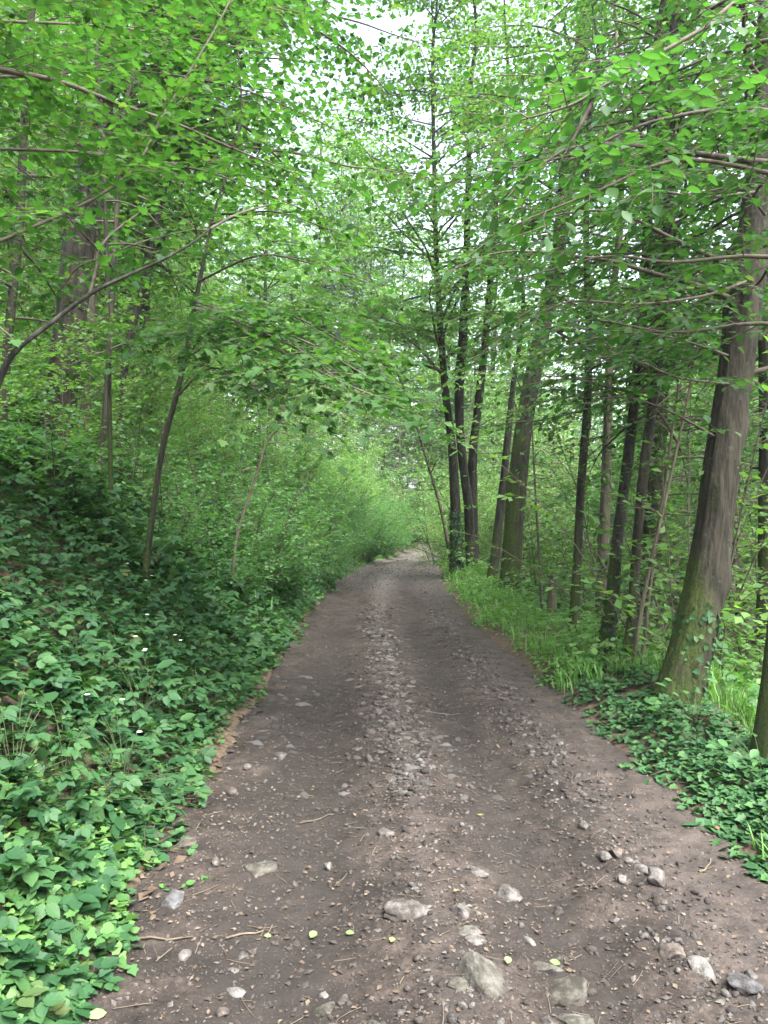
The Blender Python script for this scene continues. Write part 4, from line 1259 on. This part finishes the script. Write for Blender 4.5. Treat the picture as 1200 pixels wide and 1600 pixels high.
for i, (px, py, w, h, rot, mi, lab) in enumerate(STONES):
    p = on_track(px, py)
    d = p[1]
    hw = w / 1200 * d / 2 * 1.12
    depr = math.atan2(EYE, d)
    big = w > 30
    el = 1.0
    V, F = rock_mesh(500 + i, 4 if big else 3, 1.0, 12, 1.0, .15, .46)
    if i == 2:
        k = np.maximum(V[:, 2], 0)
        V[:, 0] = V[:, 0] * (1 - .45 * k) - .25 * k
        V[:, 1] = V[:, 1] * (1 - .35 * k)
    depth = max(.35 * hw, min(1.1 * hw, (h / 1200 * d) * .5 / math.sin(depr)))
    zz = max(.35 * depth, min(hw, h / 1200 * d * .62))
    c, s_ = math.cos(rot * .5), math.sin(rot * .5)
    V = V * np.array([hw, depth, zz])
    V = np.stack([V[:, 0] * c - V[:, 1] * s_, V[:, 0] * s_ + V[:, 1] * c, V[:, 2]], -1)
    loose = 'loose' in lab or 'pebble' in lab or 'chip' in lab
    g = Geo()
    g.add(V, F)
    o = link('stone', g.mesh('stone', mats=[STONE_MATS[mi]]), None, (p[0], p[1], p[2] + zz * (.30 if loose else -.2)))
    tag(o, lab, 'stone')

# cobbles set in the ridge and along the right hand band: pieces of the track
taken = []
rk = np.random.default_rng(77)
def cobble(x, y, r, mi=None):
    for a, b, c in taken:
        if (a - x) ** 2 + (b - y) ** 2 < ((c + r) * .8) ** 2: return False
    taken.append((x, y, r))
    o = link('stone', rock(int(rk.integers(8)), int(rk.choice([0, 2, 1, 2, 0])) if mi is None else mi), path)
    o.location = (x, y, float(path_z(x, y)) - r * .2)
    o.rotation_euler = (rk.normal(0, .15), rk.normal(0, .15), rk.uniform(0, 6.28))
    o.scale = (r, r, r * rk.uniform(.7, 1.0))
    return True
n = 0
for k in range(6000):
    if n >= 200: break
    y = 4.3 * (10.8 / 4.3) ** rk.random()
    m = (left_edge(y) + right_edge(y)) / 2 - .29
    x = float(m + .12 + rk.normal(0, .10 if y > 5.6 else .24) + (.10 if y < 5.6 else 0))
    n += cobble(x, y, rk.uniform(.030, .066) * (1.2 if y > 7 else 1))
n = 0
for k in range(4000):
    if n >= 80: break
    y = 3.2 * (12.5 / 3.2) ** rk.random()
    m = (left_edge(y) + right_edge(y)) / 2 - .29
    n += cobble(float(m + 1.08 + rk.normal(0, .09)), y, rk.uniform(.014, .036))
n = 0
for k in range(900):
    if n >= 30: break
    y = rk.uniform(5.2, 7.6)
    n += cobble(float(left_edge(y)) + .22 + rk.normal(0, .12), y, rk.uniform(.03, .085), int(rk.choice([0, 4])))

# gravel and litter nobody could count
def gravel(name, label, n, rg, ylo, yhi, rlo, rhi, mat, bands, tpl=None):
    y = ylo * (yhi / ylo) ** rg.random(n)
    m = (left_edge(y) + right_edge(y)) / 2 - .29
    b = rg.integers(0, len(bands), n)
    c, s = np.array([q[0] for q in bands])[b], np.array([q[1] for q in bands])[b]
    x = m + c + rg.normal(0, 1, n) * s
    keep = (x > left_edge(y) - .05) & (x < right_edge(y) + .05)
    x, y = x[keep], y[keep]
    k = len(x)
    V2 = np.array([(1, 0, .1), (-.1, 1, 0), (-1, -.1, .1), (.1, -.9, -.1), (.15, .1, .8), (0, 0, -.7)])
    F2 = np.array([(0, 1, 4), (1, 2, 4), (2, 3, 4), (3, 0, 4), (1, 0, 5), (2, 1, 5), (3, 2, 5), (0, 3, 5)])
    if tpl is not None: V2, F2 = tpl
    z = path_z(x, y)
    r = (rlo + (rhi - rlo) * rg.random(k) ** 2.5) * (1 + .05 * np.maximum(y - 5, 0))
    az = rg.uniform(0, 6.28, k)
    fr = frames(np.stack([np.cos(az), np.sin(az), rg.normal(0, .3, k)], -1), np.stack([rg.normal(0, .3, k), rg.normal(0, .3, k), np.ones(k)], -1))
    fr = fr * np.stack([rg.uniform(.8, 1.5, k), rg.uniform(.7, 1.1, k), rg.uniform(.6, 1.0, k)], -1)[:, None, :]
    g = Geo()
    g.scatter((V2, F2), np.stack([x, y, z + r * .2], -1), fr, r, rg.random(k))
    return tag(g.build(name, mat, None, tpl is not None), label, kind='stuff')
BANDS = [(.14, .22), (1.1, .14), (1.1, .35), (.3, .6), (-.6, .3)]
gravel('gravel', 'grey gravel scattered along the track', 10000, rk, 2.0, 26, .003, .016, M_STONE, BANDS)
gravel('gravel', 'pale gravel chips along the stony bands', 2600, rk, 3.5, 30, .003, .011, M_STONE_PALE, BANDS)
gravel('gravel', 'small cobbles packed into the centre ridge', 1500, rk, 4.2, 13, .010, .030, M_STONE, [(.12, .11), (.12, .15), (1.08, .09)], rock_mesh(951, 1, .7, 2))
gravel('gravel', 'small cobbles lying between the stones of the track', 600, rk, 2.2, 9, .008, .024, M_STONE, [(.12, .2), (1.08, .14), (.3, .6)], rock_mesh(952, 1, .7, 2))
gravel('soil_crumbs', 'dark crumbs of soil on the track', 11000, rk, 2.0, 12, .003, .011, M_STONE_BROWN, [(.2, .9), (.6, .4), (-.5, .4), (.2, .9)])

def litter(name, label, n, rg, ylo, yhi, mat, size, bands):
    y = ylo * (yhi / ylo) ** rg.random(n)
    lo, hi = bands
    f = rg.random(n)
    x = left_edge(y) - lo + (right_edge(y) + hi - left_edge(y) + lo) * f
    out = (x < left_edge(y)) | (x > right_edge(y))
    z = np.where(out, ground_z(x, y) + .012, path_z(x, y) + .006)
    g = Geo()
    g.scatter(OVATE_LOW, np.stack([x, y, z], -1), loose_frames(n, rg, .3, 0), size * rg.uniform(.3, 1.2, n), rg.random(n))
    return tag(g.build(name, mat), label, kind='stuff')
litter('leaf_litter', 'brown dead leaf scraps on the track and its edges', 3800, rk, 2.0, 16, M_DEAD, .024, (.4, .4))
litter('leaf_litter', 'dead leaves lying on the soil of the left bank', 3000, rk, 2.5, 16, M_DEAD, .07, (3.2, -2.6))
litter('leaf_litter', 'pale scraps of leaf and straw on the track', 500, rk, 2.0, 12, M_STRAW, .018, (.1, .1))
g = Geo()
for k in range(420):
    y = 2.1 * (12 / 2.1) ** rk.random()
    x = rk.uniform(float(left_edge(y)) - .1, float(right_edge(y)) + .2)
    a, L = rk.uniform(0, 6.28), rk.uniform(.02, .12)
    ln = np.array([[x + math.cos(a) * L * q + rk.normal(0, .003), y + math.sin(a) * L * q, 0] for q in (0, .5, 1)])
    ln[:, 2] = np.maximum(path_z(ln[:, 0], ln[:, 1]), path_z(x, y)) + .004
    g.tube(ln, rk.uniform(.0008, .002), 3, cap=False)
tag(g.build('twig_litter', M_STRAW), 'thin broken twigs strewn over the track', kind='stuff')

# fallen leaves and sticks that stand out
for (px, py, mt, sz, lab) in (
    (485, 1441, M_LIME, .050, 'fresh green leaf fallen left of the long flat stone'), (614, 1469, M_YELLOW, .036, 'yellowish leaf fallen below the long flat stone'),
    (747, 1275, M_YELLOW, .024, 'tiny yellow leaf in the middle of the track'), (714, 1407, M_YELLOW, .022, 'tiny yellow leaf just above the short grey stone'),
    (793, 1517, M_LIME, .042, 'pale green leaf fallen beside the large pointed rock'), (876, 1519, M_LIME, .040, 'green leaf fallen on the broad mossy stone'),
    (1111, 1297, M_RED, .055, 'reddish dead leaf at the edge of the ivy mat'), (540, 1444, M_LIME, .036, 'small green leaf fallen between the green leaf and the long flat stone'),
    (167, 1592, M_LIME, .06, 'pale green leaf fallen at the bottom left corner'), (424, 1448, M_LIME, .03, 'small pale leaf fallen in the left wheel track')):
    p = on_track(px, py)
    fr = frames(np.array([[math.cos(px), math.sin(px), .1]]), np.array([[.1, -.35, 1.0]]))[0]
    g = Geo()
    g.scatter(OVATE, [p + np.array([0, 0, .014 if 'mossy' not in lab else .05])], fr[None], [sz], [.5])
    tag(g.build('fallen_leaf', mt, None, True, p), lab, 'leaf')
for (px, py, L, az, lab) in (
    (1117, 1545, .12, 1.5, 'short pale stick lying beside the pale flaky stone'), (660, 1108, .30, -.15, 'dark stick lying across the track by the cobbles'),
    (352, 1462, .16, .7, 'thin dry stick slanting out of the herbs at left'), (215, 1470, .2, .1, 'pale dry stick at the left edge by the blue grey stone'),
    (470, 1275, .2, .6, 'thin brown stick in the left wheel track'), (1090, 1375, .22, .9, 'straw stalk lying by the grass at right'), (430, 1665, .2, .2, '')):
    if not lab: continue
    p = on_track(px, py)
    ln = np.array([p + np.array([math.cos(az) * L * q, math.sin(az) * L * q, 0]) for q in np.linspace(0, 1, 6)])
    ln[:, :2] += rk.normal(0, .004, (6, 2))
    ln[:, 2] = np.maximum(path_z(ln[:, 0], ln[:, 1]), ground_z(ln[:, 0], ln[:, 1]) * (ln[:, 0] > right_edge(ln[:, 1])) - 9 * (ln[:, 0] <= right_edge(ln[:, 1]))) + .007
    g = Geo()
    g.tube(ln, np.linspace(.005, .003, 6), 5)
    tag(g.build('stick', M_STRAW if 'dark' not in lab else M_TWIG, None, True, p), lab, 'stick')
print('TRIS', sum(len(m.polygons) for m in bpy.data.meshes))

# ------------------------------------------------------------------ thin haze volume, added to give the far wood a pale glow
HAZE = 0.0006
if HAZE:
    m, N, L = new_mat('pale_haze')
    pv = N.new('ShaderNodeVolumePrincipled')
    pv.inputs['Color'].default_value = (0.95, 1.0, 0.97, 1)
    pv.inputs['Density'].default_value = HAZE
    pv.inputs['Anisotropy'].default_value = 0.2
    L.new(pv.outputs[0], N.new('ShaderNodeOutputMaterial').inputs['Volume'])
    g = Geo()
    a = np.array([gx[0] - 5, gy[0] - 5, Z.min() - 1.0])
    b = np.array([gx[-1] + 5, gy[-1] + 5, max(Z.max() + 3, 55.0)])
    V = [(x, y, z) for z in (a[2], b[2]) for x, y in ((a[0], a[1]), (b[0], a[1]), (b[0], b[1]), (a[0], b[1]))]
    g.add(V, [(3, 2, 1, 0), (4, 5, 6, 7), (0, 1, 5, 4), (1, 2, 6, 5), (2, 3, 7, 6), (3, 0, 4, 7)])
    tag(g.build('haze', m, None, False), 'thin pale haze in the air of the wood', kind='stuff')
